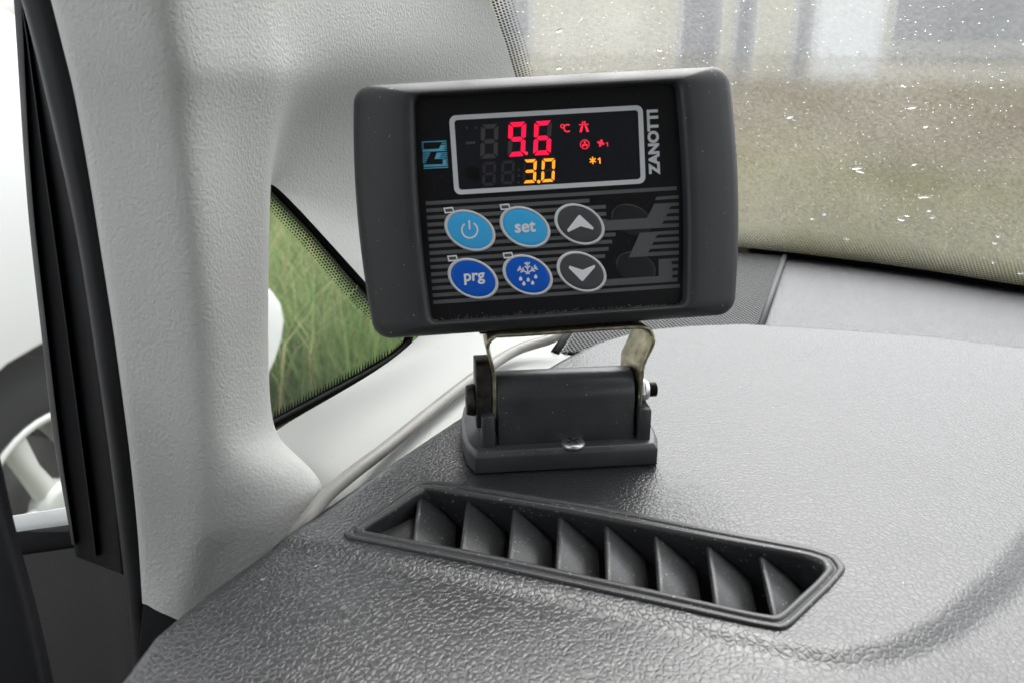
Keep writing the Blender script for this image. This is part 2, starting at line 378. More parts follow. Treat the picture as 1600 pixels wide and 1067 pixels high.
c8 = [(680, -120, .395), (700, 0, .42), (700, 75, .43), (690, 125, .44), (690, 190, .46), (680, 280, .47), (640, 360, .47), (690, 440, .50), (740, 490, .52), (770, 535, .50)]
c9 = [(722, -120, .405), (766, 0, .452), (790, 70, .48), (805, 120, .502), (818, 170, .515), (842, 250, .55), (866, 315, .59), (890, 370, .64), (905, 400, .66), (920, 450, .62)]
for i in range(17):
    a, b = np.array(c0[i]), np.array(c5[i])
    yc = a[1]*.5+b[1]*.5
    fb = [.50, .50, .50, .50, .50, .52, .55, .57, .58, .58, .57, .53, .44, .42, .42, .42, .42][i]
    mid = a+(b-a)*fb; dep = a[2]-.010
    row = [P(a[0]+3, a[1], a[2]+.014), P(a[0]-.5, a[1], a[2]+.001), P(*(a+(mid-a)*.10)[:2], a[2]-.0015), P(*(a+(mid-a)*.55)[:2], a[2]*.45+dep*.55-.001), P(*(a+(mid-a)*.88)[:2], dep-.0005), P(*(mid+(b-mid)*.12)[:2], dep+.0025), P(*(mid+(b-mid)*.55)[:2], dep+(b[2]-dep)*.48), P(*(mid+(b-mid)*.86)[:2], dep+(b[2]-dep)*.78), P(*c5[i]), P(*c6[i])]
    if i == 16:
        row[3] = P(240, 952, a[2]-.004); row[4] = P(278, 967, a[2]-.008); row[5] = P(310, 985, a[2]-.006); row[6] = P(370, 985, .314)
    j = min(i, 9)
    row += [P(*c7[j]), P(*c8[j]), P(*c9[j])]
    rows.append(row)
skip = {(i, 9) for i in range(6, 17)} | {(i, j) for i in range(9, 17) for j in (9, 10, 11)}
trim = patch('pillar_trim', rows, trimm, None, 4, skip)
tag(trim, 'pale grey grained plastic windscreen pillar trim around the small quarter window', 'pillar trim')
# ------------------------------------------------------------------ white sill panel between the quarter window and the dashboard
srows = []
for px, zz in [([(400, 700), (425, 672), (560, 598), (632, 550), (672, 505), (800, 440)], .012), ([(402, 706), (428, 678), (565, 604), (648, 556), (710, 508), (815, 440)], .0105),
               ([(425, 760), (480, 732), (640, 635), (740, 570), (800, 530), (850, 470)], -.004), ([(432, 878), (522, 800), (690, 682), (790, 617), (862, 567), (900, 500)], -.009),
               ([(465, 930), (590, 840), (760, 720), (850, 650), (910, 600), (950, 540)], -.016)]:
    srows.append([pz(x, y, zz-(.028 if k_ == 0 and zz < -.005 else 0)) for k_, (x, y) in enumerate(px)])
sill = patch('sill_trim', srows, sillm, None, 3)
tag(sill, 'smooth white sill trim below the quarter window with the cable lying along it', 'sill trim')
# ------------------------------------------------------------------ quarter window
qpts = [(388, 252), (421, 284), (494, 360), (566, 444), (618, 496), (640, 522), (634, 540), (608, 562), (560, 590), (425, 662), (380, 686)]
qd = [.350, .364, .394, .426, .450, .452, .447, .436, .424, .390, .382]
Q3 = [pd(x, y, d+.004) for (x, y), d in zip(qpts, qd)]
QC = sum(Q3)/len(Q3)
# best plane through the outline, so that the pane is flat
_, _, vt = np.linalg.svd(np.array(Q3)-QC); qn = vt[2]; qn = qn if qn@(CAM-QC) > 0 else -qn
def onq(x, y, off=0.): r = ray(x, y); return CAM+r*(((QC-CAM)@qn+off)/(r@qn))
qwin = thing('quarter_window', 'small triangular quarter window with black dotted border, tall grass behind it', 'window', Matrix.Translation(Vector(QC)))
qo = [onq(x, y)-QC for x, y in qpts]
mesh('pane', [p for p in qo]+[p-qn*.003 for p in qo], [tuple(range(len(qo))), tuple(range(2*len(qo)-1, len(qo)-1, -1))], quarter_glass, qwin)
ctr = np.array([470., 520.])
def inset(pts, amt):
    out = []; n = len(pts)
    for i in range(n):
        p0, p1, p2_ = [np.array(pts[(i+k) % n], float) for k in (-1, 0, 1)]
        nrm = np.zeros(2)
        for a, b in ((p0, p1), (p1, p2_)):
            d = (b-a)/np.linalg.norm(b-a); nn = np.array([-d[1], d[0]]); 
            nrm += nn
        nrm /= np.linalg.norm(nrm); out.append(p1+nrm*amt)
    return out
A_ = [onq(*p, .0006)-QC for p in inset(qpts, -8)]; B_ = [onq(*p, .0006)-QC for p in inset(qpts, 7)]
n = len(A_); mesh('border', A_+B_, [(i, (i+1) % n, n+(i+1) % n, n+i) for i in range(n)], fritm, qwin, fix=False)
V, Fc = [], []
dense = [np.array(p) for p in densify(qpts, 40)]
acc = 0
def ngon(V, Fc, c, r, n, fn):
    k = len(V)
    for s in range(n): V.append(fn(c[0]+r*math.cos(2*math.pi*s/n), c[1]+r*math.sin(2*math.pi*s/n)))
    Fc.append(tuple(range(k, k+n)))
for i in range(10):
    a, b = np.array(qpts[i], float), np.array(qpts[i+1], float); L = np.linalg.norm(b-a); d = (b-a)/L; nn = np.array([-d[1], d[0]])
    if i < 4:                       # dots along the strut
        for r_, (off, rad) in enumerate([(8, 2.9), (12.3, 2.7), (16.6, 2.4), (20.9, 2.05), (25.2, 1.7), (29.5, 1.3)]):
            for k in range(int(L/5)):
                ngon(V, Fc, a+d*(k+.5*(r_ % 2))*5+nn*off, rad, 6, lambda x, y: onq(x, y, .0006)-QC)
    else:                           # fine teeth along the sill
        for k in range(int(L/5)):
            c = a+d*k*5.; t = np.array([0, -1.])*15*(1 if i > 6 else .6)
            kk = len(V); V += [onq(*p, .0006)-QC for p in (c-d*2.2+nn*5, c+d*2.2+nn*5, c+t+nn*5)]; Fc.append((kk, kk+1, kk+2))
tag(mesh('dot_band', V, Fc, fritm, qwin, fix=False), kind='stuff')
seal_p = [onq(x, y, .0015)-QC for x, y in qpts[1:]]
mesh('seal', *tube(spline(seal_p, 6), .0016, 8), rubber, qwin, True)

# ------------------------------------------------------------------ windscreen
URAKE = np.array([-.34, -1.17, 1.0])
base_dense = [p for p in spline(wbase, 12)]
wtop = .34
WO = base_dense[0].copy()
wind = thing('windscreen', 'misted rain-spotted windscreen with black dotted edge', 'windscreen', Matrix.Translation(Vector(WO)))
edge_px = [(722, -120, .405), (766, 0, .452), (790, 70, .48), (805, 120, .502), (818, 170, .515), (842, 250, .55), (866, 315, .59), (890, 370, .64)]
def wpt(i, h): return base_dense[i]+URAKE*h
nb = len(base_dense); hs_ = [0, .02, .05, .1, .16, .22, .3, .36, wtop]
V = [wpt(i, h)-WO for h in hs_ for i in range(nb)]
Fc = [(r*nb+i, r*nb+i+1, (r+1)*nb+i+1, (r+1)*nb+i) for r in range(len(hs_)-1) for i in range(nb-1)]
mesh('pane', V, Fc, wind_glass, wind, True)
inn = np.array([0, -.0008, -.0006])           # towards the cabin
def wp(i, h, k=1.): 
    i0 = int(min(max(i, 0), nb-1.001)); t = i-i0
    return base_dense[i0]*(1-t)+base_dense[i0+1]*t+URAKE*h+inn*k-WO
V = []; Fc = []
for i in range(nb): V += [wp(i, -.003), wp(i, .0058)]
Fc += [(2*i, 2*i+2, 2*i+3, 2*i+1) for i in range(nb-1)]
# the black edge along the pillar: find where the pillar's edge meets the glass
def glass_hit(x, y):
    r = ray(x, y); best = None
    for i in range(nb-1):
        a, b = base_dense[i], base_dense[i+1]
        M_ = np.stack([b-a, URAKE, -r], 1)
        try: s, h, d = np.linalg.solve(M_, CAM-a)
        except Exception: continue
        if -1e-6 <= s <= 1+1e-6 and d > 0: best = (i+s, h, d)
    return best
le = [glass_hit(x, y) for x, y in [(718, -130), (762, 0), (786, 70), (801, 120), (816, 170), (838, 250), (862, 315), (880, 368)]]
le = [e for e in le if e is not None]
for e0, e1_ in zip(le[:-1], le[1:]):
    k = len(V); V += [wp(e0[0]-1.2, e0[1]), wp(e0[0]+.05, e0[1]), wp(e1_[0]+.05, e1_[1]), wp(e1_[0]-1.2, e1_[1])]; Fc.append((k, k+1, k+2, k+3))
mesh('border', V, Fc, fritm, wind, fix=False)
V, Fc = [], []
seglen = np.array([np.linalg.norm(base_dense[i+1]-base_dense[i]) for i in range(nb-1)])
cum = np.concatenate([[0], np.cumsum(seglen)])
def at(s): i = int(np.clip(np.searchsorted(cum, s)-1, 0, nb-2)); return i+(s-cum[i])/seglen[i]
for r_, (h, rad) in enumerate([(.0064+.0019*q_, .0016-.0001*q_) for q_ in range(14)]):
    for k in range(int(.75/.0024)):
        s = .0024*(k+.5*(r_ % 2)); kk = len(V)
        for q_ in range(6):
            V.append(wp(at(max(s+rad*math.cos(q_*1.047), 0)), h+rad*.65*math.sin(q_*1.047)))
        Fc.append(tuple(range(kk, kk+6)))
for e0, e1_ in zip(le[:-1], le[1:]):
    L = np.linalg.norm(wp(e1_[0], e1_[1])-wp(e0[0], e0[1])); n = max(1, int(L/.0022))
    for r_ in range(7):
        rad = [.0011, .001, .00095, .00085, .00075, .0006, .00045][r_]
        for k in range(n):
            t = (k+.5*(r_ % 2))/n; ie = e0[0]+(e1_[0]-e0[0])*t; he = e0[1]+(e1_[1]-e0[1])*t
            s = float(np.interp(ie, range(nb), cum))+.0006+r_*.0021; kk = len(V)
            for q_ in range(6): V.append(wp(at(s+rad*math.cos(q_*1.047)), he+rad*.65*math.sin(q_*1.047)))
            Fc.append(tuple(range(kk, kk+6)))
tag(mesh('dot_band', V, Fc, fritm, wind, fix=False), kind='stuff')
# rain drops on the outside of the glass
V, Fc = [], []
wn = np.cross(base_dense[40]-base_dense[30], URAKE); wn /= np.linalg.norm(wn)
if wn@(CAM-base_dense[35]) > 0: wn = -wn
smin = cum[12]
for k in range(3600):
    s = rng.uniform(smin*.2, .62); h = rng.uniform(.012, .25)
    big = rng.random() < .03
    rad = rng.uniform(.0009, .0017) if big else rng.uniform(.00018, .00045)
    c = base_dense[0]*0+wp(at(s), h, 0)+wn*.0002
    ax = base_dense[min(nb-1, int(at(s))+1)]-base_dense[int(at(s))]; ax /= np.linalg.norm(ax); ay = URAKE/np.linalg.norm(URAKE)
    ang = rng.uniform(-.5, .9); a1 = ax*math.cos(ang)+ay*math.sin(ang); a2 = -ax*math.sin(ang)+ay*math.cos(ang)
    el = rng.uniform(1.2, 2.2) if big else rng.uniform(1, 1.5); kk = len(V); n = 10
    for zf, rf in ((0, 1), (.16, .86), (.27, .5)):
        for q_ in range(n):
            an = 2*math.pi*q_/n; wob = 1+.16*math.sin(an*2+k)+.10*math.sin(an*3+2*k)
            V.append(c+a1*rad*el*rf*math.cos(an)*wob+a2*rad*rf*math.sin(an)*wob+wn*rad*zf)
    V.append(c+wn*rad*.31)
    for r_ in (0, 1): Fc += [(kk+r_*n+q_, kk+r_*n+(q_+1) % n, kk+(r_+1)*n+(q_+1) % n, kk+(r_+1)*n+q_) for q_ in range(n)]
    Fc += [(kk+2*n+q_, kk+2*n+(q_+1) % n, kk+3*n) for q_ in range(n)]; Fc.append(tuple(kk+q_ for q_ in range(n-1, -1, -1)))
rd = mesh('raindrops', V, Fc, dropm, None, True, fix=True); rd.location = WO
tag(rd, 'small raindrops scattered over the outside of the windscreen', 'raindrops', kind='stuff')

# ------------------------------------------------------------------ unseen roof lining, added above and behind the camera to shade the cabin
top = [base_dense[i]+URAKE*wtop for i in range(0, nb, 6)]
V = [p for p in top]+[np.array([p[0]-.327*1.1, p[1]-1.2, wtop+.02]) for p in top]
n = len(top); mesh('unseen_roof_lining', V+[p+UZ*.03 for p in V], [(i, i+1, n+i+1, n+i) for i in range(n-1)]+[(2*n+i, 2*n+i+1, 3*n+i+1, 3*n+i) for i in range(n-1)]+[(i, i+1, 2*n+i+1, 2*n+i) for i in range(n-1)], headm)['kind'] = 'structure'

# unseen cab walls and floor, added so light enters only through the windows
def slab(name, pts, th, m):
    v = [np.array(p, float) for p in pts]; n_ = np.cross(v[1]-v[0], v[2]-v[1]); n_ /= np.linalg.norm(n_)
    o = mesh(name, v+[p+n_*th for p in v], [(0, 1, 2, 3), (7, 6, 5, 4), (0, 1, 5, 4), (1, 2, 6, 5), (2, 3, 7, 6), (3, 0, 4, 7)], m); o['kind'] = 'structure'; return o
def cab(r, f, z): return VR*r+VF*f+UZ*z
cloth = mat('cab_cloth', (.30, .30, .30), .9, .1)
slab('unseen_rear_wall', [cab(-.42, -.85, -1.0), cab(1.25, -.85, -1.0), cab(1.25, -.85, .5), cab(-.42, -.85, .5)], .03, cloth)
slab('unseen_right_wall', [cab(1.2, -.85, -1.0), cab(1.2, .5, -1.0), cab(1.2, .5, -.02), cab(1.2, -.85, -.02)], .03, cloth)
slab('unseen_left_wall', [cab(-.40, -.85, -1.0), cab(-.40, -.02, -1.0), cab(-.36, -.02, -.06), cab(-.36, -.85, -.06)], .03, cloth)
slab('unseen_door_pillar', [cab(-.36, -.85, -.06), cab(-.36, -.60, -.06), cab(-.30, -.60, .45), cab(-.30, -.85, .45)], .03, cloth)  # unseen, added to cut the light from the left window
slab('unseen_cab_floor', [cab(-.42, -.85, -.9), cab(1.25, -.85, -.9), cab(1.25, .7, -.9), cab(-.42, .7, -.9)], .03, cloth)
slab('unseen_bulkhead', [cab(-.1, .72, -.95), cab(1.25, .60, -.95), cab(1.25, .60, -.03), cab(-.1, .72, -.03)], .02, cloth)

# ------------------------------------------------------------------ front door: frame, glass run, weatherstrip, inner panel
door = thing('front_door', 'black front door edge with rubber seals left of the pale pillar', 'door', Matrix.Translation(Vector(pd(150, 900, .34))))
DO = pd(150, 900, .34)
def strip(name, left, right, m, bulge=0., sub=2, back=.012):
    rr = []
    for (lx, ly, ld), (rx, ry, rd_) in zip(left, right):
        mx_ = ((lx+rx)/2, (ly+ry)/2, (ld+rd_)/2-bulge)
        rr.append([P(lx+1.5, ly, ld+back)-DO, P(lx, ly, ld)-DO, P(lx*.85+rx*.15, ly*.85+ry*.15, ld*.85+rd_*.15-bulge*.7)-DO, P(*mx_)-DO, P(lx*.15+rx*.85, ly*.15+ry*.85, ld*.15+rd_*.85-bulge*.7)-DO, P(rx, ry, rd_)-DO, P(rx-1.5, ry, rd_+back)-DO])
    return patch(name, rr, m, door, sub)
ys = [-60, 10, 120, 240, 360, 480, 600, 700, 800, 900, 1000, 1120]
def ip(y, tab): return float(np.interp(y, [t[0] for t in tab], [t[1] for t in tab]))
tC0 = [(-60, 12), (10, 36), (120, 64), (216, 86), (360, 118), (520, 143), (700, 169), (898, 193), (1067, 208), (1120, 212)]
tC1 = [(-60, 66), (0, 80), (121, 112), (216, 129), (360, 153), (520, 178), (700, 202), (941, 224), (1067, 236), (1120, 240)]
tA0 = [(-60, 16), (0, 21), (240, 36), (360, 45), (520, 64), (700, 84), (843, 112)]
tA1 = [(-60, 30), (10, 36), (240, 46), (360, 56), (520, 75), (700, 96), (854, 118)]
dC = [(-60, .272), (360, .292), (700, .31), (941, .326), (1120, .336)]
strip('weatherstrip', [(ip(y, tC0), y, ip(y, dC)+.004) for y in ys], [(ip(y, tC1)+9, y, ip(y, dC)+.006) for y in ys], rubber2, .004)
ysA = [-60, 10, 120, 240, 360, 480, 600, 700, 780, 850]
strip('window_frame', [(ip(y, tA0), y, ip(y, dC)+.030) for y in ysA], [(ip(y, tA1), y, ip(y, dC)+.026) for y in ysA], rubber2, .001)
ysB = [-60, 10, 120, 240, 360, 480, 600, 700, 800, 868]
strip('glass_run', [(ip(y, tA1)-2, y, ip(y, dC)+.028) for y in ysB], [(ip(y, tC0)+6, y+(30 if y == 868 else 0), ip(y, dC)+.012) for y in ysB], rubber, -.004)
strip('run_lip', [(ip(y, tA1)*.55+ip(y, tC0)*.45-2, y, ip(y, dC)+.0215) for y in ysB], [(ip(y, tA1)*.55+ip(y, tC0)*.45+2, y, ip(y, dC)+.0215) for y in ysB], rubber, .0015, 1, .006)
def quad3(name, pts, m, th=.004):
    v = [P(*p)-DO for p in pts]; n_ = np.cross(v[1]-v[0], v[2]-v[1]); n_ /= np.linalg.norm(n_)
    if n_@(CAM-DO-v[0]) > 0: n_ = -n_
    k = len(v)
    o = mesh(name, v+[p+n_*th for p in v], [tuple(range(k)), tuple(range(2*k-1, k-1, -1))]+[(i, (i+1) % k, k+(i+1) % k, k+i) for i in range(k)], m, door)
    return bevel(o, .0008)
quad3('outer_sill', [(-120, 838, .40), (60, 812, .385), (150, 798, .375), (150, 816, .375), (60, 827, .385), (-120, 860, .40)], mat('white_paint', (.72, .72, .74), .3, .5, coat=.3))
quad3('waist_seal', [(-120, 850, .385), (60, 824, .372), (150, 812, .362), (150, 850, .374), (60, 866, .386), (-120, 900, .40)], rubber, .01)
# inner panel: gently folded gloss-black sail panel
pr = [[P(x, y, d)-DO for x, y, d in r] for r in (
    [(-200, 900, .372), (40, 866, .360), (110, 856, .352), (150, 850, .350), (175, 850, .347), (240, 850, .345)],
    [(-200, 960, .366), (50, 930, .354), (120, 920, .348), (160, 915, .346), (186, 915, .341), (245, 915, .343)],
    [(-200, 1040, .360), (60, 1010, .350), (140, 1000, .345), (176, 1000, .343), (200, 1000, .338), (250, 1000, .340)],
    [(-200, 1200, .352), (70, 1200, .345), (160, 1200, .340), (190, 1200, .338), (212, 1200, .334), (255, 1200, .336)])]
patch('sail_panel', pr, mat('brown_black_gloss', (.009, .008, .0075), .4, .25, var=(12, .2)), door, 3)
lt = [[P(x, y, d)-DO for x, y, d in r] for r in (
    [(-220, 560, .265), (-60, 600, .262), (-22, 660, .262), (-6, 690, .266), (-2, 700, .28)],
    [(-220, 740, .255), (-40, 760, .250), (4, 790, .250), (16, 806, .255), (20, 812, .27)],
    [(-220, 880, .248), (-20, 880, .244), (30, 890, .244), (42, 898, .249), (46, 902, .262)],
    [(-220, 1000, .242), (0, 1000, .238), (56, 1000, .238), (69, 1004, .243), (73, 1006, .256)],
    [(-220, 1180, .236), (30, 1180, .232), (90, 1180, .232), (103, 1184, .237), (107, 1186, .25)])]
patch('grab_trim', lt, rubber, door, 3)
# black corner block under the pillar trim
quad3('seal_end', [(222, 940, .326), (300, 940, .324), (520, 860, .330), (520, 1200, .336), (200, 1200, .338), (212, 1060, .332)], rubber, .02)
sg = [P(-160, -160, .335)-DO, P(32, -160, .312)-DO, P(118, 850, .366)-DO, P(-160, 900, .405)-DO]
mesh('pane', sg+[p+np.array([-.003, .001, 0]) for p in sg], [(0, 1, 2, 3), (7, 6, 5, 4)], clear_glass, door)

# ------------------------------------------------------------------ grey cable along the sill
cpts = [pz(x, y, z) for x, y, z in [(905, 488, .012), (885, 512, .006), (862, 529, .002), (805, 548, .0005), (742, 589, -.0005), (680, 637, -.001), (610, 694, -.001), (552, 738, -.0005), (512, 772, .0005), (484, 806, -.001), (462, 838, -.006), (450, 880, -.02)]]
cb = mesh('cable', *tube(spline(cpts, 8), .0028, 16), cablem, None, True)
tag(cb, 'grey round cable running from behind the controller down beside the dashboard', 'cable')

# ------------------------------------------------------------------ mounting bracket screwed to the dashboard
BO = np.array([.0215, .2990, .0005]); yaw = math.radians(6.4)
MB = Matrix.Translation(Vector(BO)) @ Matrix.Rotation(yaw, 4, 'Z')
br = thing('mounting_bracket', 'dark grey plastic mount with metal strap holding the temperature controller', 'bracket', MB)
outl = [(-.0357, 0), (.0357, 0), (.0378, .008), (.0388, .020), (.0384, .034), (.0368, .048), (-.0372, .048), (-.0394, .034), (-.0398, .020), (-.0386, .008)]
ch = [(x*.965, .0016+y*.94) for x, y in outl]
k = len(outl)
V = [(*p, 0) for p in outl]+[(*p, .0068) for p in outl]+[(*p, .0086) for p in ch]
Fc = [tuple(range(k-1, -1, -1)), tuple(range(2*k, 3*k))]+[(r*k+i, r*k+(i+1) % k, (r+1)*k+(i+1) % k, (r+1)*k+i) for r in (0, 1) for i in range(k)]
bevel(mesh('base_plate', V, Fc, bracketm, br), .0004, 2, 25)
prof = [(.0064, .008), (.0070, .016), (.0078, .0252)]
for a in range(0, 9): an = math.radians(180-a*22.5); prof.append((.0165+.0087*math.cos(an), .0264+.0087*math.sin(an)))
prof += [(.0262, .016), (.0268, .008)]
def extr_x(prof, x0, x1):
    k = len(prof); V = [(x0, *p) for p in prof]+[(x1, *p) for p in prof]
    return V, [tuple(range(k)), tuple(range(2*k-1, k-1, -1))]+[(i, (i+1) % k, k+(i+1) % k, k+i) for i in range(k)]
bevel(mesh('body', *extr_x(prof, -.0264, .0276), bracketm, br), .0006, 2, 40)
for s in (-1, 1):
    x0, x1 = ((-.0327, -.0278) if s < 0 else (.0290, .0338))
    pr_ = [(.0046, .008), (.0046, .0205), (.0052, .0215), (.020, .0215), (.027, .008)]
    bevel(mesh('cheek', *extr_x(pr_, x0, x1), bracketm, br), .0005, 2, 40)
# strap: a bent flat bar
sp = [(-.0274, .016), (-.0274, .030), (-.0276, .037), (-.0288, .0435), (-.0298, .0475), (-.0293, .0505), (-.0270, .0523), (-.0230, .0527), (0, .0534), (.0240, .0540), (.0282, .0538), (.0312, .0520), (.0322, .0488), (.0312, .0445), (.0288, .0385), (.0284, .0330), (.0284, .016)]
sp = spline([np.array([x, 0, z]) for x, z in sp], 3)
V, Fc = [], []; TH = .0014
for i, p in enumerate(sp):
    t = sp[min(i+1, len(sp)-1)]-sp[max(i-1, 0)]; t /= np.linalg.norm(t); nrm = np.array([-t[2], 0, t[0]])
    wy = .0090+.0004*math.sin(i*.9); tw_ = -.0018*min(1, max(0, (p[0]-.02)/.008))
    for yy, kk in ((-wy, 0), (wy, 0), (wy, 1), (-wy, 1)): V.append(p+nrm*(kk-.5)*TH+np.array([tw_*(yy/wy), .0175+yy, 0]))
for i in range(len(sp)-1):
    Fc += [(i*4+a, i*4+(a+1) % 4, i*4+4+(a+1) % 4, i*4+4+a) for a in range(4)]
Fc += [(0, 1, 2, 3), tuple(range(len(V)-4, len(V)))]
bevel(mesh('strap', V, Fc, zinc, br), .0002, 1, 50)
# spacer, bolt, nut, thread
spc = [(.0085, .0150), (.0085, .0225), (.0088, .030), (.0100, .0405), (.0125, .0415), (.0225, .0405), (.0240, .028), (.0235, .0152)]
bevel(mesh('spacer', *extr_x(spc, -.0345, -.0283), blacksteel, br), .0006, 2, 30)
def cyl_x(x0, x1, r0, r1, cy, cz, n=20):
    V = [(x0, cy+r0*math.cos(2*math.pi*i/n), cz+r0*math.sin(2*math.pi*i/n)) for i in range(n)]+[(x1, cy+r1*math.cos(2*math.pi*i/n), cz+r1*math.sin(2*math.pi*i/n)) for i in range(n)]
    return V, [tuple(range(n)), tuple(range(2*n-1, n-1, -1))]+[(i, (i+1) % n, n+(i+1) % n, n+i) for i in range(n)]
PZc, PYc = .0245, .0150
bevel(mesh('bolt_head', *cyl_x(-.0382, -.0346, .0058, .0066, PYc, PZc), blacksteel, br), .0009, 3, 40)
nut = mesh('lock_nut', *join([cyl_x(.0293, .0300, .0062, .0062, PYc, PZc+.001), cyl_x(.0300, .0325, .0056, .0054, PYc, PZc+.001, 6), cyl_x(.0325, .0348, .0048, .0036, PYc, PZc+.001)]), steel, br); bevel(nut, .0005, 2, 30)
th = []
for i in range(5): th.append(cyl_x(.0346+i*.0007, .0346+i*.0007+.00035, .0024, .0030, PYc, PZc+.001)); th.append(cyl_x(.0346+i*.0007+.00035, .0346+i*.0007+.0007, .0030, .0024, PYc, PZc+.001))
mesh('bolt_thread', *join(th), blacksteel, br, True)
# cross-head screw on the base
SX, SY = .0028, .0042
V, Fc = [], []; n = 24
for rr, zz in ((.0046, .0084), (.0047, .0090), (.0043, .0096), (.0030, .00995), (.0016, .01005)):
    V += [(SX+rr*math.cos(2*math.pi*i/n), SY+rr*math.sin(2*math.pi*i/n), zz) for i in range(n)]
for r_ in range(4): Fc += [(r_*n+i, r_*n+(i+1) % n, (r_+1)*n+(i+1) % n, (r_+1)*n+i) for i in range(n)]
Fc.append(tuple(range(4*n, 5*n)))
scw = mesh('screw', V, Fc, steel, br, True)
cr_ = []
for an in (.5, .5+math.pi/2):
    c, s = math.cos(an), math.sin(an); pts = [(SX+c*a-s*b, SY+s*a+c*b) for a, b in ((-.0026, -.0005), (.0026, -.0005), (.0026, .0005), (-.0026, .0005))]
    cr_.append(prism(pts, .0092, .01012+(.00006 if an > 1 else 0)))
mesh('screw_slot', *join(cr_), mat('slot_dark', (.05, .045, .04), .5, .5, .5), scw)

# ------------------------------------------------------------------ temperature controller
cy, ct, crl = .0678, -.2097, .0473
Rz = Matrix.Rotation(cy, 4, 'Z'); Rx = Matrix.Rotation(ct, 4, 'X'); Bm = Matrix(((1, 0, 0, 0), (0, 0, -1, 0), (0, 1, 0, 0), (0, 0, 0, 1))); Rr = Matrix.Rotation(crl, 4, 'Z')
CT = Vector((.0149, .3187, .1003))
CB = Vector((-.0006, -.0454, -.011))                       # the thing's base in panel coordinates
MC = Matrix.Translation(CT) @ Rz @ Rx @ Bm @ Rr            # panel coordinates -> world
ctl = thing('temperature_controller', 'dark grey temperature controller with red and orange digital display and oval buttons', 'controller', MC @ Matrix.Translation(CB))
M3 = np.array(MC)[:3, :3]; T3 = np.array(MC)[:3, 3]; Minv = np.linalg.inv(M3)
def L2(x, y, z=0.):
    """photo pixel -> panel coordinates on the panel's plane"""
    o = Minv@(CAM-T3); r = Minv@ray(x, y); t = (z-o[2])/r[2]; p = o+r*t; return np.array([p[0], p[1]])
def cmesh(name, V, Fc, m, parent=ctl, smooth=False, fix=True):
    V = [np.array(v, float)-np.array(CB) for v in V]; o = mesh(name, V, Fc, m, None, smooth, fix); o.parent = parent; return o
def flat(name, polys, m, z, parent=ctl, th=.0001):
    return cmesh(name, *join([prism([tuple(p) for p in q_], z-th, z) for q_ in polys]), m, parent)
def rrect(W, H, r, bulge=0., n=8, side=12, cx=0., cy_=0., bulge_t=0.):
    pts = []
    cor = [(W/2-r, H/2-r, 0), (-W/2+r, H/2-r, 90), (-W/2+r, -H/2+r, 180), (W/2-r, -H/2+r, 270)]
    for q_, (x, y, a0) in enumerate(cor):
        for i in range(n+1):
            a = math.radians(a0+90*i/n); pts.append([x+r*math.cos(a), y+r*math.sin(a)])
        nx_ = cor[(q_+1) % 4]; a = math.radians(a0+90)
        p0 = np.array(pts[-1]); a1 = math.radians(nx_[2]); p1 = np.array([nx_[0]+r*math.cos(a1), nx_[1]+r*math.sin(a1)])
        for i in range(1, side): pts.append(list(p0+(p1-p0)*i/side))
    out = []
    for x, y in pts:
        bx = bulge*(1-(2*y/H)**2)*(2*x/W); by = bulge_t*(1-(2*x/W)**2)*(2*y/H)
        out.append(np.array([x+bx+cx, y+by+cy_]))
    return out
WB, HB = .1392, .0922
outer = rrect(WB-.0022, HB, .0062, .0028, cx=-.0006); inner = rrect(.0955, .0815, .0026, .0016)
def bez(profile):
    V, Fc = [], []; n = len(outer)
    for t, z, sc in profile:
        V += [np.array([*((a+(b-a)*t)*sc), z]) for a, b in zip(outer, inner)]
    for r_ in range(len(profile)-1): Fc += [(r_*n+k_, r_*n+(k_+1) % n, (r_+1)*n+(k_+1) % n, (r_+1)*n+k_) for k_ in range(n)]
    Fc.append(tuple(range(n))); return V, Fc
hb = cmesh('housing', *bez([(0, -.0215, .93), (0, -.0200, .965), (0, -.0050, .992), (0, -.0030, 1.0), (0, -.0012, 1.001), (.05, .0004, 1), (.13, .0014, 1), (.30, .0027, 1), (.55, .0042, 1), (.78, .0052, 1), (.90, .0054, 1), (.965, .0050, 1), (.995, .0040, 1), (1.0, .0030, 1), (1.012, -.0005, 1)]), housing, smooth=True)
pa = rrect(.0968, .0828, .003, .0016)
pan = flat('front_panel', [pa], panelm, 0, th=.0006)
# --- printed stripes, clipped to the left of the logo (photo pixels -> panel)
def z2(x, y): return L2(640+x/3.6364, 290+y/3.6364)
def z3(x, y): return L2(930+x/5.927, 290+y/5.927)
PL, PRr = -.0466, .0470
def hband(p0, p1, th):
    a, b = np.array(p0), np.array(p1); return [a+[0, th/2], a-[0, th/2], b-[0, th/2], b+[0, th/2]]
strip_ys = np.linspace(L2(850, 320)[1], L2(850, 470)[1], 17)
y_top = L2(860, 308)[1]; y_bot = L2(860, 474)[1]
# stripe rows: measured at the panel's left, sixteen stripes evenly spaced
ly0 = z2(60, 105)[1]; ly1 = z2(130, 665)[1]; NS = 15
sy = [ly0+(ly1-ly0)*i/(NS-1) for i in range(NS)]; sth = abs(ly1-ly0)/(NS-1)*.52
rows_l = []
for i, y in enumerate(sy):
    if i == 0: xr = PRr
    elif i == 1: xr = z2(1022, 98)[0]
    elif i == NS-1: xr = PRr
    elif y > z3(20, 440)[1]: xr = .0200
    else: xr = float(np.interp(y, [z3(20, 800)[1], z3(200, 430)[1]], [z3(20, 800)[0], z3(200, 430)[0]]))
    rows_l.append(hband((PL, y), (xr, y), sth))
def lab(y): return int(np.argmin([abs(y-q_) for q_ in sy]))
flat('stripes', rows_l, stripem, .00012)
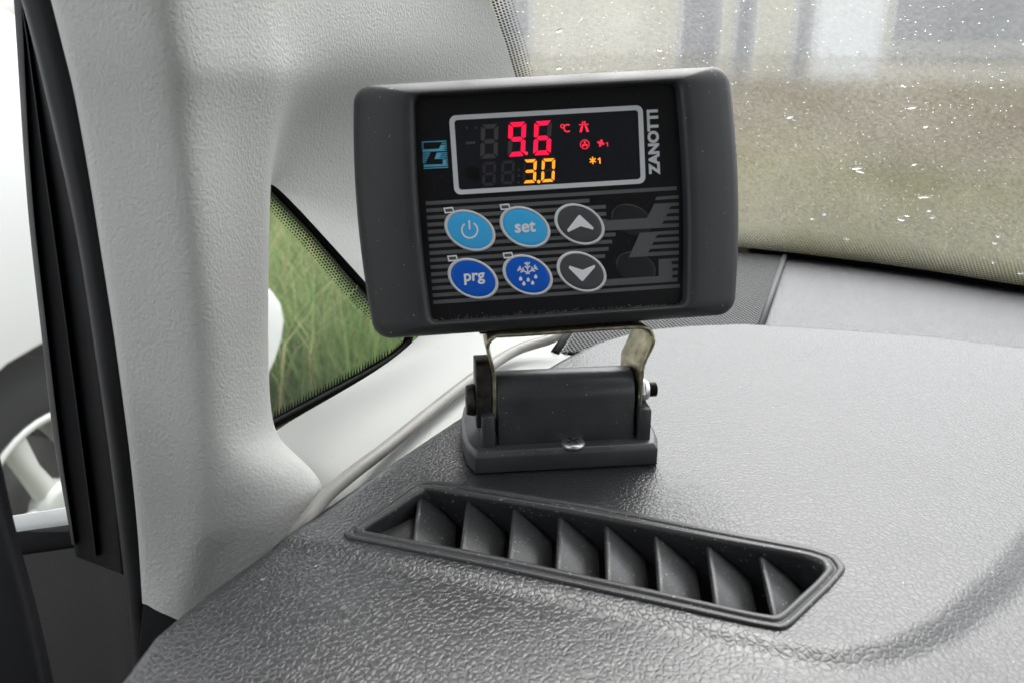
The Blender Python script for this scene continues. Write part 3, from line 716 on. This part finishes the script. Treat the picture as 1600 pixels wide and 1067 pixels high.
# --- the big grey Z with its comb of short stripes at the right
zl = [[z3(20, 330), z3(478, 303), z3(545, 172), z3(772, 160), z3(772, 385), z3(20, 425)],
      [z3(412, 440), z3(772, 415), z3(772, 640), z3(308, 668)],
      [z3(585, 684), z3(768, 672), z3(760, 890), z3(60, 934), z3(60, 874), z3(585, 840)]]
flat('zigzag_emblem', zl, logogrey, .00050)
combs = []
for (xa, ya, xb, yb) in [(688, 208, 776, 205), (660, 275, 776, 271), (625, 342, 776, 336), (562, 474, 776, 462), (530, 540, 776, 526), (498, 605, 776, 590), (706, 717, 772, 714), (710, 779, 770, 776), (712, 842, 766, 839)]:
    s = 12 if ya < 650 else 0
    combs.append([z3(xa+s, ya-15), z3(xb, yb-15), z3(xb, yb+15), z3(xa-s, ya+15)])
flat('emblem_cuts', combs, panelm, .00054)
flat('emblem_bars', [[z3(570, 108), z3(772, 92), z3(772, 122), z3(556, 138)]], stripem, .00012)
# --- round raised bosses under the foil at the right
def dome(name, c, S_, m, h, z, n=28, par=ctl):
    """low elliptical cushion; S_ = (half width, half height, skew) in metres"""
    hw, hh, sk = S_; V, Fc = [], []
    for t, zz in ((1, 0), (.985, h*.5), (.93, h*.85), (.8, h), (.4, h*1.05)):
        for i in range(n):
            a = 2*math.pi*i/n; V.append([c[0]+t*hw*math.cos(a), c[1]+t*(sk*math.cos(a)+math.sqrt(hh*hh-sk*sk)*math.sin(a)), z+zz])
    for r_ in range(4): Fc += [(r_*n+i, r_*n+(i+1) % n, (r_+1)*n+(i+1) % n, (r_+1)*n+i) for i in range(n)]
    Fc.append(tuple(range(4*n, 5*n))); return cmesh(name, V, Fc, m, par, True)
SK = -.00225; HW, HH = .00935, .00785
bossmat = mat('foil_boss', (.012, .0125, .014), .42, .45)
for c in ((987, 345), (994, 419)):
    dome('blank_boss', L2(*c), (HW*.82, HH*.80, SK*.85), bossmat, .00035, .00006)
# --- buttons
def ell(c, hw, hh, sk, n=40): return [np.array([c[0]+hw*math.cos(2*math.pi*i/n), c[1]+sk*math.cos(2*math.pi*i/n)+math.sqrt(hh*hh-sk*sk)*math.sin(2*math.pi*i/n)]) for i in range(n)]
def text_mesh(s, size, bold=0., xs=1.):
    c = bpy.data.curves.new('t', 'FONT'); c.body = s; c.size = size; c.align_x = 'CENTER'; c.align_y = 'CENTER'; c.offset = bold; c.resolution_u = 4
    o = bpy.data.objects.new('t', c); COL.objects.link(o); bpy.context.view_layer.update()
    me = bpy.data.meshes.new_from_object(o.evaluated_get(bpy.context.evaluated_depsgraph_get()))
    V = np.array([v.co[:] for v in me.vertices]); Fc = [tuple(p.vertices) for p in me.polygons]
    bpy.data.objects.remove(o); bpy.data.curves.remove(c); bpy.data.meshes.remove(me)
    mid = (V.max(0)+V.min(0))/2; V = V-mid; V[:, 0] *= xs; return V, Fc
def put_text(name, s, c, size, m, z, rot=0., bold=0., xs=1., parent=ctl, height=None, width=None):
    V, Fc = text_mesh(s, size, bold, xs)
    if height: V[:, 1] *= height/(V[:, 1].max()-V[:, 1].min())
    if width: V[:, 0] *= width/(V[:, 0].max()-V[:, 0].min())
    cr, sr = math.cos(rot), math.sin(rot)
    return cmesh(name, [(c[0]+x*cr-y*sr, c[1]+x*sr+y*cr, z) for x, y, _ in V], Fc, m, parent, fix=False)
def stroke(pts, wd, closed=False):
    """quads along a polyline, flat ends"""
    out = []; P_ = [np.array(p, float) for p in pts]
    if closed: P_ = P_+[P_[0]]
    n = len(P_); nr = []
    for i in range(n):
        if closed: a, b = P_[(i-1) % (n-1)], P_[(i+1) % (n-1)] if i < n-1 else P_[1]
        else: a, b = P_[max(i-1, 0)], P_[min(i+1, n-1)]
        t = (b-a)/np.linalg.norm(b-a); nr.append(np.array([-t[1], t[0]]))
    for i in range(n-1): out.append([P_[i]-nr[i]*wd/2, P_[i+1]-nr[i+1]*wd/2, P_[i+1]+nr[i+1]*wd/2, P_[i]+nr[i]*wd/2])
    return out
def arc(c, r, a0, a1, n=18): return [np.array([c[0]+r*math.cos(math.radians(a0+(a1-a0)*i/n)), c[1]+r*math.sin(math.radians(a0+(a1-a0)*i/n))]) for i in range(n+1)]
def disc(c, r, n=16): return arc(c, r, 0, 360*(n-1)/n, n-1)
TOPZ = .00085
def flatstuff(name, polys, m, z, parent):
    V, Fc = [], []
    for q_ in polys:
        k_ = len(V); V += [(p[0], p[1], z) for p in q_]; Fc.append(tuple(range(k_, k_+len(q_))))
    return cmesh(name, V, Fc, m, parent, fix=False)
bspec = [('power_button', z2(343, 257), cyanp), ('set_button', z2(656, 238), cyanp), ('up_button', z2(965, 222), greyb), ('program_button', z2(361, 530), bluep), ('defrost_button', z2(671, 509), bluep), ('down_button', z2(977, 491), greyb)]
for nm, c, m in bspec:
    b = dome(nm, c, (HW*.90, HH*.90, SK*.90), m, .0006, .0002)
    ring = [e for e in zip(ell(c, HW, HH, SK), ell(c, HW*.885, HH*.875, SK*.89))]
    rq = [[ring[i][0], ring[(i+1) % 40][0], ring[(i+1) % 40][1], ring[i][1]] for i in range(40)]
    # rim: a thin raised band
    V, Fc = [], []
    for t, zz in ((1.0, .0001), (.995, .00055), (.95, .00078), (.885, TOPZ-.00005), (.875, .0003)):
        V += [(*p, zz) for p in ell(c, HW*t, HH*t, SK*t)]
    for r_ in range(4): Fc += [(r_*40+i, r_*40+(i+1) % 40, (r_+1)*40+(i+1) % 40, (r_+1)*40+i) for i in range(40)]
    cmesh('rim', V, Fc, framep, b, True)
    if nm == 'power_button':
        cc = c+np.array([-.0001, .0002])
        flatstuff('symbol', stroke(arc(cc, .0029, 125, 415, 24), .00062)+stroke([cc+[0, .0002], cc+[0, .0035]], .00066), whitep, TOPZ+.0001, b)
    elif nm == 'set_button': put_text('lettering', 'set', c+np.array([.0000, .0001]), .006, whitep, TOPZ+.0001, bold=.00015, parent=b, height=.0041, width=.0078)
    elif nm == 'program_button': put_text('lettering', 'prg', c+np.array([.0005, -.0000]), .006, whitep, TOPZ+.0001, bold=.00015, parent=b, height=.0043, width=.0078)
    elif 'up' in nm or 'down' in nm:
        s = 1 if 'up' in nm else -1
        A = [(-.0049, -.0021), (-.0003, .0031), (.0003, .0031), (.0051, -.0018), (.0049, -.0026), (.0003, -.0010), (-.0045, -.0029)]
        cc = c+np.array([0, .0003*s]); A = [cc+np.array([x, y*s]) for x, y in A]
        flatstuff('arrow', [[A[0], A[1], A[2], A[5], A[6]][::1], [A[2], A[3], A[4], A[5]]], whitep, TOPZ+.0001, b)
    else:
        cc = c+np.array([0, .0008]); pol = []
        for an in (90, 150, 30):
            d = np.array([math.cos(math.radians(an)), math.sin(math.radians(an))]); nn = np.array([-d[1], d[0]])
            pol += stroke([cc-d*(.0008 if an != 90 else 0), cc+d*.0041], .0005)
            for r_ in (.0019, .0032):
                for sg_ in (-1, 1): pol += stroke([cc+d*(r_-.0002), cc+d*(r_+.0007)+nn*sg_*.0010], .00052)
        for dx, dy in ((-.0028, -.0021), (.0029, -.0017), (0, -.0027), (-.0017, -.0040), (.0016, -.0039)):
            q_ = cc+np.array([dx, dy]); pol.append([q_+np.array([0, .0011])]+arc(q_, .00066, 30, -210, 10)[::1])
        flatstuff('symbol', pol, whitep, TOPZ+.0001, b)
# indicator outlines over four buttons (photo pixels)
for (x, y) in ((222, 143), (540, 124), (243, 415), (557, 398)):
    o_ = [z2(x-30, y-15), z2(x+24, y-20), z2(x+34, y+13), z2(x-22, y+18)]; cc = sum(o_)/4; i_ = [cc+(p-cc)*np.array([.74, .52]) for p in o_]
    flatstuff('indicator', [[o_[k_], o_[(k_+1) % 4], i_[(k_+1) % 4], i_[k_]] for k_ in range(4)], whitep, .0011, ctl)
# --- display: frame, window, digits, icons
dc = np.array([-.0003, .0195]); fo = rrect(.0712, .0284, .0025, n=6, side=2, cx=dc[0], cy_=dc[1]); fi = rrect(.0676, .0250, .0012, n=6, side=2, cx=dc[0], cy_=dc[1])
V = [(*p, z) for z, ps in ((.0001, fo), (.0004, fo), (.0004, fi), (.0001, fi)) for p in ps]; n = len(fo)
cmesh('display_frame', V, [(r_*n+i, r_*n+(i+1) % n, (r_+1)*n+(i+1) % n, (r_+1)*n+i) for r_ in range(3) for i in range(n)], framep)
win = flat('display_window', [rrect(.0680, .0254, .0012, n=6, side=2, cx=dc[0], cy_=dc[1])], screenm, .0002)
def z1(x, y): return L2(640+x/3.6364, 130+y/3.6364)
SEGS = {'0': 'abcdef', '3': 'abcdg', '6': 'acdefg', '9': 'abcdfg', '8': 'abcdefg'}
def seg_polys(c, W, H, th, gap, slant):
    h = H/2; w_ = W/2; t = th
    def sk(p): return np.array([c[0]+p[0]+p[1]*slant, c[1]+p[1]])
    def hz(y, up):
        return [(-w_+gap+t*.15, y), (w_-gap-t*.15, y), (w_-gap-t*.95, y-up*t), (-w_+gap+t*.95, y-up*t)]
    out = {'a': hz(h, 1), 'd': hz(-h, -1)}
    out['g'] = [(-w_+t*.55+gap, 0), (-w_+t+gap, t/2), (w_-t-gap, t/2), (w_-t*.55-gap, 0), (w_-t-gap, -t/2), (-w_+t+gap, -t/2)]
    def vt(x, s, y0, y1):
        return [(x, y1-t*.25), (x, y0+t*.30), (x+s*t*.5, y0), (x+s*t, y0+t*.5), (x+s*t, y1-t*.95)]
    out['f'] = vt(-w_, 1, gap, h-gap); out['b'] = vt(w_, -1, gap, h-gap)
    out['e'] = [(x, -y) for x, y in vt(-w_, 1, gap, h-gap)]; out['c'] = [(x, -y) for x, y in vt(w_, -1, gap, h-gap)]
    return {k_: [sk(p) for p in v] for k_, v in out.items()}
def digit(ch_, c, W, H, th, gap, lit, off, slant=.10):
    sp_ = seg_polys(c, W, H, th, gap, slant)
    o = bpy.data.objects.new('digit', None); COL.objects.link(o); o.parent = ctl; o.empty_display_size = .003
    for k_, q_ in sp_.items():
        s_ = flatstuff('segment', [q_], lit if ch_ and k_ in SEGS[ch_] else off, .00026, o)
for ch_, c in ((None, (453, 333)), ('9', (609, 321)), ('6', (755, 314))): digit(ch_, z1(*c), .0064, .01215, .00158, .00022, redm, ghostm)
for ch_, c in ((None, (452, 517)), (None, (558, 510)), ('3', (682, 503)), ('0', (787, 497))): digit(ch_, z1(*c), .0049, .0085, .00105, .00022, orangem, ghost2 if ch_ is None else mat('segment_unlit_dim', (.03, .026, .026), .4, .3))
flatstuff('minus_segment', [hband(z1(320, 343), z1(372, 340), .0009)], ghostm, .00026, ctl)
flatstuff('decimal_point', [disc(z1(663, 401), .00062)], red2, .00026, ctl)
flatstuff('decimal_point', [disc(z1(733, 562), .00062)], orangem, .00026, ctl)
for p in ((620, 495), (620, 528), (618, 566), (325, 255), (378, 255)): flatstuff('dot', [disc(z1(*p), .0005, 10)], ghost2, .00026, ctl)
flatstuff('light_sensor', [disc(z1(360, 514), .0027, 24)], mat('sensor_dark', (.003, .003, .003), .3, .4), .00026, ctl)
c = z1(868, 247); flatstuff('degree_sign', stroke(arc(c, .00062, 0, 340, 16), .00036, True), red2, .00026, ctl)
c = z1(896, 258); flatstuff('letter', stroke(arc(c, .00125, 48, 312, 20), .00050), red2, .00026, ctl)
def R_(c, pts): return [np.array(c)+np.array(p) for p in pts]
c = z1(990, 250)
flatstuff('road_icon', [R_(c, [(-.0018, -.0019), (-.0009, -.0019), (-.0002, .0004), (-.0010, .0004)]), R_(c, [(.0018, -.0019), (.0009, -.0019), (.0002, .0004), (.0010, .0004)]), R_(c, [(-.0018, .0006), (.0018, .0006), (.0018, .00095), (-.0018, .00095)]), R_(c, [(-.0008, .00110), (-.00015, .00110), (-.00015, .0020), (-.0005, .0020)]), R_(c, [(.0008, .00110), (.00015, .00110), (.00015, .0020), (.0005, .0020)])], red2, .00026, ctl)
c = z1(995, 350); bl = []
for a in (90, 210, 330): 
    d = np.array([math.cos(math.radians(a)), math.sin(math.radians(a))]); bl.append(disc(c+d*.00072, .00045, 10))
    bl += stroke([c, c+d*.0008], .0003)
flatstuff('fan_icon', stroke(arc(c, .0016, 0, 345, 24), .0003, True)+bl, red2, .00026, ctl)
c = z1(1086, 343); bl = []
for a in (70, 160, 250, 340):
    d = np.array([math.cos(math.radians(a)), math.sin(math.radians(a))]); bl.append(disc(c+d*.00085, .00048, 10))
flatstuff('fan_icon', bl+[disc(c, .0005, 10)], red2, .00026, ctl)
c = z1(1121, 351); flatstuff('numeral', stroke([c+[.0002, -.0008], c+[.0002, .0008]], .0003)+stroke([c+[.0002, .0007], c+[-.0004, .0003]], .00026), red2, .00026, ctl)
c = z1(1040, 441); bl = []
for a in (0, 60, 120): 
    d = np.array([math.cos(math.radians(a+90)), math.sin(math.radians(a+90))]); bl += stroke([c-d*.0013, c+d*.0013], .00042)
flatstuff('snow_icon', bl, orangem, .00026, ctl)
c = z1(1076, 443); flatstuff('numeral', stroke([c+[.0003, -.0011], c+[.0003, .0011]], .00042)+stroke([c+[.0003, .0009], c+[-.0005, .0004]], .00034), orangem, .00026, ctl)
# --- the lettering up the right side and the small striped emblem on the left
pA, pB = z1(1390, 524), z1(1380, 152)
put_text('lettering', 'ZANOTTI', (pA+pB)/2, .005, framep, .00015, rot=math.pi/2, bold=.00026, height=.0043, width=np.linalg.norm(pB-pA))
def zs(x, y): return L2(650+x/16.67, 210+y/16.67)
em = [[(150, 200), (795, 170), (795, 195), (150, 228)], [(165, 405), (600, 382), (640, 285), (800, 275), (800, 440), (170, 470)], [(540, 490), (810, 475), (815, 640), (480, 652)], [(695, 665), (830, 660), (830, 830), (200, 862), (200, 800), (695, 785)], [(200, 885), (840, 850), (840, 878), (200, 912)], [(665, 230), (798, 224), (798, 250), (655, 254)]]
for i, y in enumerate((262, 314, 364)): em.append([(150, y-12), (200, y-14), (200, y+12), (150, y+14)])
for i, y in enumerate((502, 552, 602, 650, 700, 748)): em.append([(175, y-13), (380-i*23, y-18), (368-i*23, y+10), (175, y+15)])
flatstuff('striped_emblem', [[zs(*p) for p in q_] for q_ in em], logoc, .00016, ctl)
ec = []
for xa, y in ((745, 312), (735, 358), (715, 405), (660, 515), (640, 560), (620, 606), (785, 695), (790, 740), (795, 788)): ec.append([(xa, y-7), (835, y-11), (835, y+11), (xa-10, y+13)])
flatstuff('emblem_cuts', [[zs(*p) for p in q_] for q_ in ec], panelm, .00019, ctl)
# dust line along the recess's lower ledge, mounting pad under the housing
dv = []
for k_ in range(260):
    x = rng.uniform(-.047, .047); y = -.0408+abs(rng.normal(0, .0006)); r_ = rng.uniform(.00006, .0002); dv.append(disc((x, y), r_, 5))
tag(flatstuff('dust', dv, mat('dust', (.30, .29, .27), .9, .1), .0009, ctl), kind='stuff')
pv, pf = prism([(-.030, -.0472), (.0285, -.0472), (.0285, -.0448), (-.030, -.0448)], -.016, -.0035)
cmesh('mounting_pad', pv, pf, rubber)
# lead leaving the back of the housing is the cable above

# ------------------------------------------------------------------ outside: ground, grass, parked white car, buildings
GZ = -1.12
def nodes_color(m, stops, scale, detail=6, rough=.9, co='Object'):
    n = m.node_tree; L = n.links; b = n.nodes['Principled BSDF']; b.inputs['Roughness'].default_value = rough; b.inputs['Specular IOR Level'].default_value = .2
    tc = n.nodes.new('ShaderNodeTexCoord'); nz = n.nodes.new('ShaderNodeTexNoise'); nz.inputs['Scale'].default_value = scale; nz.inputs['Detail'].default_value = detail
    cr = n.nodes.new('ShaderNodeValToRGB'); L.new(tc.outputs[co], nz.inputs['Vector']); L.new(nz.outputs['Fac'], cr.inputs[0]); L.new(cr.outputs[0], b.inputs['Base Color'])
    el = cr.color_ramp.elements
    while len(el) < len(stops): el.new(.5)
    for e, (p, c) in zip(el, stops): e.position = p; e.color = (*c, 1)
gm = bpy.data.materials.new('earth_and_moss'); gm.use_nodes = True
nodes_color(gm, [(.3, (.05, .042, .03)), (.5, (.065, .07, .03)), (.7, (.09, .08, .05))], .5)
g = mesh('ground', [(-250, -250, GZ), (250, -250, GZ), (250, 250, GZ), (-250, 250, GZ)], [(0, 1, 2, 3)], gm); g['kind'] = 'structure'
# grass: many single blades in one sheet of growth
CP = pd(110, 775, 1.83); CP[2] = 0                          # the parked car's front wheel, on the ground plan
def grass(N, az, rr, hh, wdt, cols, seed):
    r = np.random.default_rng(seed)
    a = np.radians(r.uniform(az[0], az[1], N)); d = np.sqrt(r.uniform(rr[0]**2, rr[1]**2, N)) if rr[1] < 12 else rr[0]*(rr[1]/rr[0])**r.random(N)
    bx, by = np.sin(a)*d, np.cos(a)*d
    u_ = (bx-CP[0])*VF[0]+(by-CP[1])*VF[1]; v_ = (bx-CP[0])*VR[0]+(by-CP[1])*VR[1]
    ok = ~((u_ < 1.05) & (v_ < .25)); bx, by, d = bx[ok], by[ok], d[ok]; N = len(bx)
    cl = .65+.7*r.random(N)*(.5+.5*np.sin(bx*1.9+1)*np.cos(by*1.3))
    h = r.uniform(*hh, N)*cl; wd = wdt*r.uniform(.6, 1.4, N)*np.maximum(1, d/7)
    ta = r.uniform(0, 6.283, N); lean = r.uniform(.1, .8, N)*h; la = r.uniform(0, 6.283, N)
    P0 = np.stack([bx, by, np.full(N, GZ)], 1); T = np.stack([np.cos(ta), np.sin(ta), 0*ta], 1)*wd[:, None]; Ld = np.stack([np.cos(la), np.sin(la), 0*la], 1)*lean[:, None]; H = np.stack([0*h, 0*h, h], 1)
    Vs = np.stack([P0-T, P0+T, P0+Ld*.3+H*.6-T*.8, P0+Ld*.3+H*.6+T*.8, P0+Ld+H], 1).reshape(-1, 3)
    k_ = np.arange(N)*5; tri = np.concatenate([np.stack([k_, k_+1, k_+3], 1), np.stack([k_, k_+3, k_+2], 1), np.stack([k_+2, k_+3, k_+4], 1)])
    cols = np.array(cols); big = .5+.5*np.sin(bx*1.1+.6*np.sin(by*.9))*np.cos(by*.8)
    ci = np.clip(((.4*big+.6*r.random(N))*len(cols)).astype(int), 0, len(cols)-1); C_ = cols[ci]*r.uniform(.75, 1.25, (N, 1))
    return Vs, tri, np.repeat(C_, 5, 0)
def grass_obj(name, sets, label):
    Vs, Ts, Cs = [], [], []; k_ = 0
    for v, t, c in sets: Vs.append(v); Ts.append(t+k_); Cs.append(c); k_ += len(v)
    Vs, Ts, Cs = np.concatenate(Vs), np.concatenate(Ts), np.concatenate(Cs)
    me = bpy.data.meshes.new(name); me.vertices.add(len(Vs)); me.vertices.foreach_set('co', Vs.ravel().astype(np.float32))
    me.loops.add(Ts.size); me.loops.foreach_set('vertex_index', Ts.ravel().astype(np.int32)); me.polygons.add(len(Ts)); me.polygons.foreach_set('loop_start', np.arange(0, Ts.size, 3, dtype=np.int32))
    at_ = me.color_attributes.new('tint', 'FLOAT_COLOR', 'POINT'); at_.data.foreach_set('color', np.concatenate([np.clip(Cs, 0, 1), np.ones((len(Cs), 1))], 1).ravel().astype(np.float32))
    me.update(calc_edges=True); me.validate()
    m = bpy.data.materials.new('grass_blades'); m.use_nodes = True; n = m.node_tree; b = n.nodes['Principled BSDF']; b.inputs['Roughness'].default_value = .6; b.inputs['Specular IOR Level'].default_value = .25
    a_ = n.nodes.new('ShaderNodeAttribute'); a_.attribute_name = 'tint'; n.links.new(a_.outputs['Color'], b.inputs['Base Color'])
    tl = n.nodes.new('ShaderNodeBsdfTranslucent'); n.links.new(a_.outputs['Color'], tl.inputs[0]); mx = n.nodes.new('ShaderNodeMixShader'); mx.inputs[0].default_value = .3
    n.links.new(b.outputs[0], mx.inputs[1]); n.links.new(tl.outputs[0], mx.inputs[2]); n.links.new(mx.outputs[0], n.nodes['Material Output'].inputs[0])
    return tag(link(name, me, m), label, 'grass', kind='stuff')
green = [(.05, .11, .03), (.10, .18, .05), (.15, .24, .07), (.22, .28, .10), (.36, .34, .18)]
olive = [(.085, .085, .016), (.13, .125, .026), (.18, .16, .034), (.22, .18, .05)]
brown = [(.11, .08, .04), (.15, .115, .06), (.18, .145, .08), (.13, .12, .05)]
grass_obj('tall_grass', [grass(70000, (-24, 3), (2.4, 10), (.18, .6), .0035, green, 1), grass(24000, (-2, 42), (3.6, 9), (.2, .55), .008, olive, 2), grass(26000, (-26, 45), (8.5, 34), (.25, .6), .012, brown, 3)], 'tall uncut green and straw-coloured grass outside the vehicle')

# parked white car on the left
CPg = np.array([CP[0], CP[1], GZ])
MCAR = Matrix(((VF[0], -VR[0], 0, CPg[0]), (VF[1], -VR[1], 0, CPg[1]), (0, 0, 1, GZ), (0, 0, 0, 1)))   # x forward, y away, z up; origin under the front wheel
car = thing('parked_car', 'white parked car with silver spoked wheel seen past the door edge', 'car', MCAR)
paint = mat('car_paint', (.78, .78, .79), .25, .5, coat=.6, var=(3, .02))
WR, ARCH = .315, .385
prof = [(.80, .34), (.86, .385), (.905, .435), (.925, .485), (.915, .535), (.875, .585), (.81, .63), (.745, .70), (.68, .84), (.60, .96), (.40, 1.14), (.05, 1.34), (-.25, 1.41), (-1.0, 1.42), (-2.9, 1.43), (-3.25, 1.15), (-3.35, .8), (-3.33, .45), (-3.2, .25)]
for wx in (-2.6, 0.):
    prof += [(wx+ARCH*math.cos(math.radians(a)), .31+ARCH*math.sin(math.radians(a))) for a in range(188, -9, -12)]
prof += [(.60, .26), (.72, .28)]
k = len(prof); V = []
lay = [(-.02, .985), (.0, 1.), (.06, 1.), (1.70, 1.), (1.76, 1.0), (1.78, .985)]
for y, s in lay: V += [(x*s if x > .5 or x < -3 else x, y, z) for x, z in prof]
V = [(x-(.10*max(0, abs(y-.88)-.55)**2/.1089 if x > .5 else 0), y+(.05 if (z > .95 and y < .5) else (-.05 if z > .95 and y > 1.2 else 0)), z) for x, y, z in V]
Fc = [tuple(range(k)), tuple(range(6*k-1, 5*k-1, -1))]+[(r_*k+i, r_*k+(i+1) % k, (r_+1)*k+(i+1) % k, (r_+1)*k+i) for r_ in range(5) for i in range(k)]
bd = mesh('body', V, Fc, paint, car); bevel(bd, .012, 2, 30)
cabp = [(-.05, 1.24), (-.75, 1.85), (-2.9, 1.9), (-3.25, 1.3)]
V = [(x, y, z) for y in (.08, 1.68) for x, z in cabp]; V = [(x, y+(.14 if y < .5 else -.14)*((z-1.24)/.51), z) for x, y, z in V]
gh = mesh('cabin', V, [(0, 1, 2, 3), (7, 6, 5, 4), (0, 1, 5, 4), (1, 2, 6, 5), (2, 3, 7, 6)], paint, car); bevel(gh, .03, 3)
V = [(x, .07+.14*((z-1.24)/.51)-.008, z) for x, z in [(-.22, 1.45), (-.80, 1.78), (-1.55, 1.80), (-1.55, 1.45)]]; mesh('window', V, [(0, 1, 2, 3)], gloss, car)
V = [(x, .07+.14*((z-1.24)/.51)-.008, z) for x, z in [(-1.65, 1.45), (-1.65, 1.80), (-2.8, 1.82), (-3.0, 1.46)]]; mesh('window', V, [(0, 1, 2, 3)], gloss, car)
tyre_m = mat('tyre_rubber', (.010, .0103, .0107), .8, .1, bump=('noise', 40, .004, .4), var=(12, .3)); alloy = mat('alloy_wheel', (.62, .63, .60), .35, .5, .25, var=(6, .1))
brake = mat('brake_iron', (.10, .095, .09), .6, .4, .3, var=(12, .4))
def lathe_y(prof, n=48, c=(0, 0, 0)):
    V = [(c[0]+r*math.cos(2*math.pi*i/n), c[1]+y, c[2]+r*math.sin(2*math.pi*i/n)) for y, r in prof for i in range(n)]
    return V, [(a*n+i, a*n+(i+1) % n, (a+1)*n+(i+1) % n, (a+1)*n+i) for a in range(len(prof)-1) for i in range(n)]
for wx in (0, -2.6):
    wo_ = bpy.data.objects.new('wheel', None); COL.objects.link(wo_); wo_.parent = car; wo_.location = (wx, .03, WR)
    mesh('tyre', *lathe_y([(.0, .218), (-.012, .225), (-.018, .25), (-.012, .285), (.012, .31), (.09, .315), (.18, .31), (.2, .25), (.19, .21)]), tyre_m, wo_, True)
    parts = [lathe_y([(.02, .195), (-.008, .203), (-.016, .212), (-.010, .222), (.01, .222)]), lathe_y([(.02, .196), (.16, .185), (.165, .16)]), lathe_y([(-.005, .0), (-.012, .04), (-.006, .058), (.03, .06)], 24)]
    for s_ in range(5):
        an = math.radians(90+72*s_+22); c, s = math.cos(an), math.sin(an)
        V = []
        for r_, hw_, y0 in ((.045, .030, -.004), (.12, .024, .004), (.205, .030, -.008)):
            for du, yy in ((-hw_, y0+.02), (-hw_*.7, y0), (hw_*.7, y0), (hw_, y0+.02)): V.append((c*r_-s*du, yy, s*r_+c*du))
        parts.append((V, [(a*4+b, a*4+b+1, a*4+5+b, a*4+4+b) for a in range(2) for b in range(3)]))
    mesh('rim', *join(parts), alloy, wo_, True)
    mesh('brake_disc', *lathe_y([(.10, .0), (.10, .135), (.115, .14)], 32), brake, wo_, True)
    mesh('arch_liner', *lathe_y([(.0, ARCH+.01), (.30, ARCH+.01), (.30, .0)], 32, (0, 0, 0)), darkm, wo_)

# pale hall at the far side of the field, with grey doors
hall = thing('pale_building', 'pale rendered building with grey doors far beyond the misted windscreen', 'building', Matrix.Translation(Vector((14, 40, GZ))))
wallm = mat('pale_render', (.58, .55, .47), .8, .2, var=(.6, .08)); greyd = mat('grey_panel', (.28, .285, .30), .6, .3, var=(1.5, .1)); whitew = mat('white_glare_and_frames', (.75, .76, .77), .6, .3)
mesh('wall', boxv(-24, 34, 0, 14, -.2, 6.5), BOXF, wallm, hall)
mesh('roof', boxv(-24.6, 34.6, -.6, 14.6, 6.5, 6.9), BOXF, mat('roof_sheet', (.22, .22, .23), .6, .3), hall)
for x0, x1, z0, z1_, m in ((-6.6, -4.9, 0, 4.2, greyd), (-4.2, -3.4, 0, 4.2, greyd), (-1.6, -.9, 0, 4.2, greyd), (-.6, 2.1, 0, 4.0, whitew), (2.6, 10.2, .8, 4.2, greyd), (-14.5, -13.3, 1, 3.6, greyd), (11.6, 13, 0, 3.6, greyd)):  # the white entry is glare drawn as a panel, not a real door
    mesh('door' if z0 == 0 else 'window', boxv(x0, x1, -.06, .02, z0, z1_), BOXF, m, hall)
    mesh('door_frame' if z0 == 0 else 'window_frame', *join([(boxv(x0-.1, x0, -.12, .02, z0, z1_+.1), BOXF), (boxv(x1, x1+.1, -.12, .02, z0, z1_+.1), BOXF), (boxv(x0, x1, -.12, .02, z1_, z1_+.1), BOXF)]), whitew, hall)
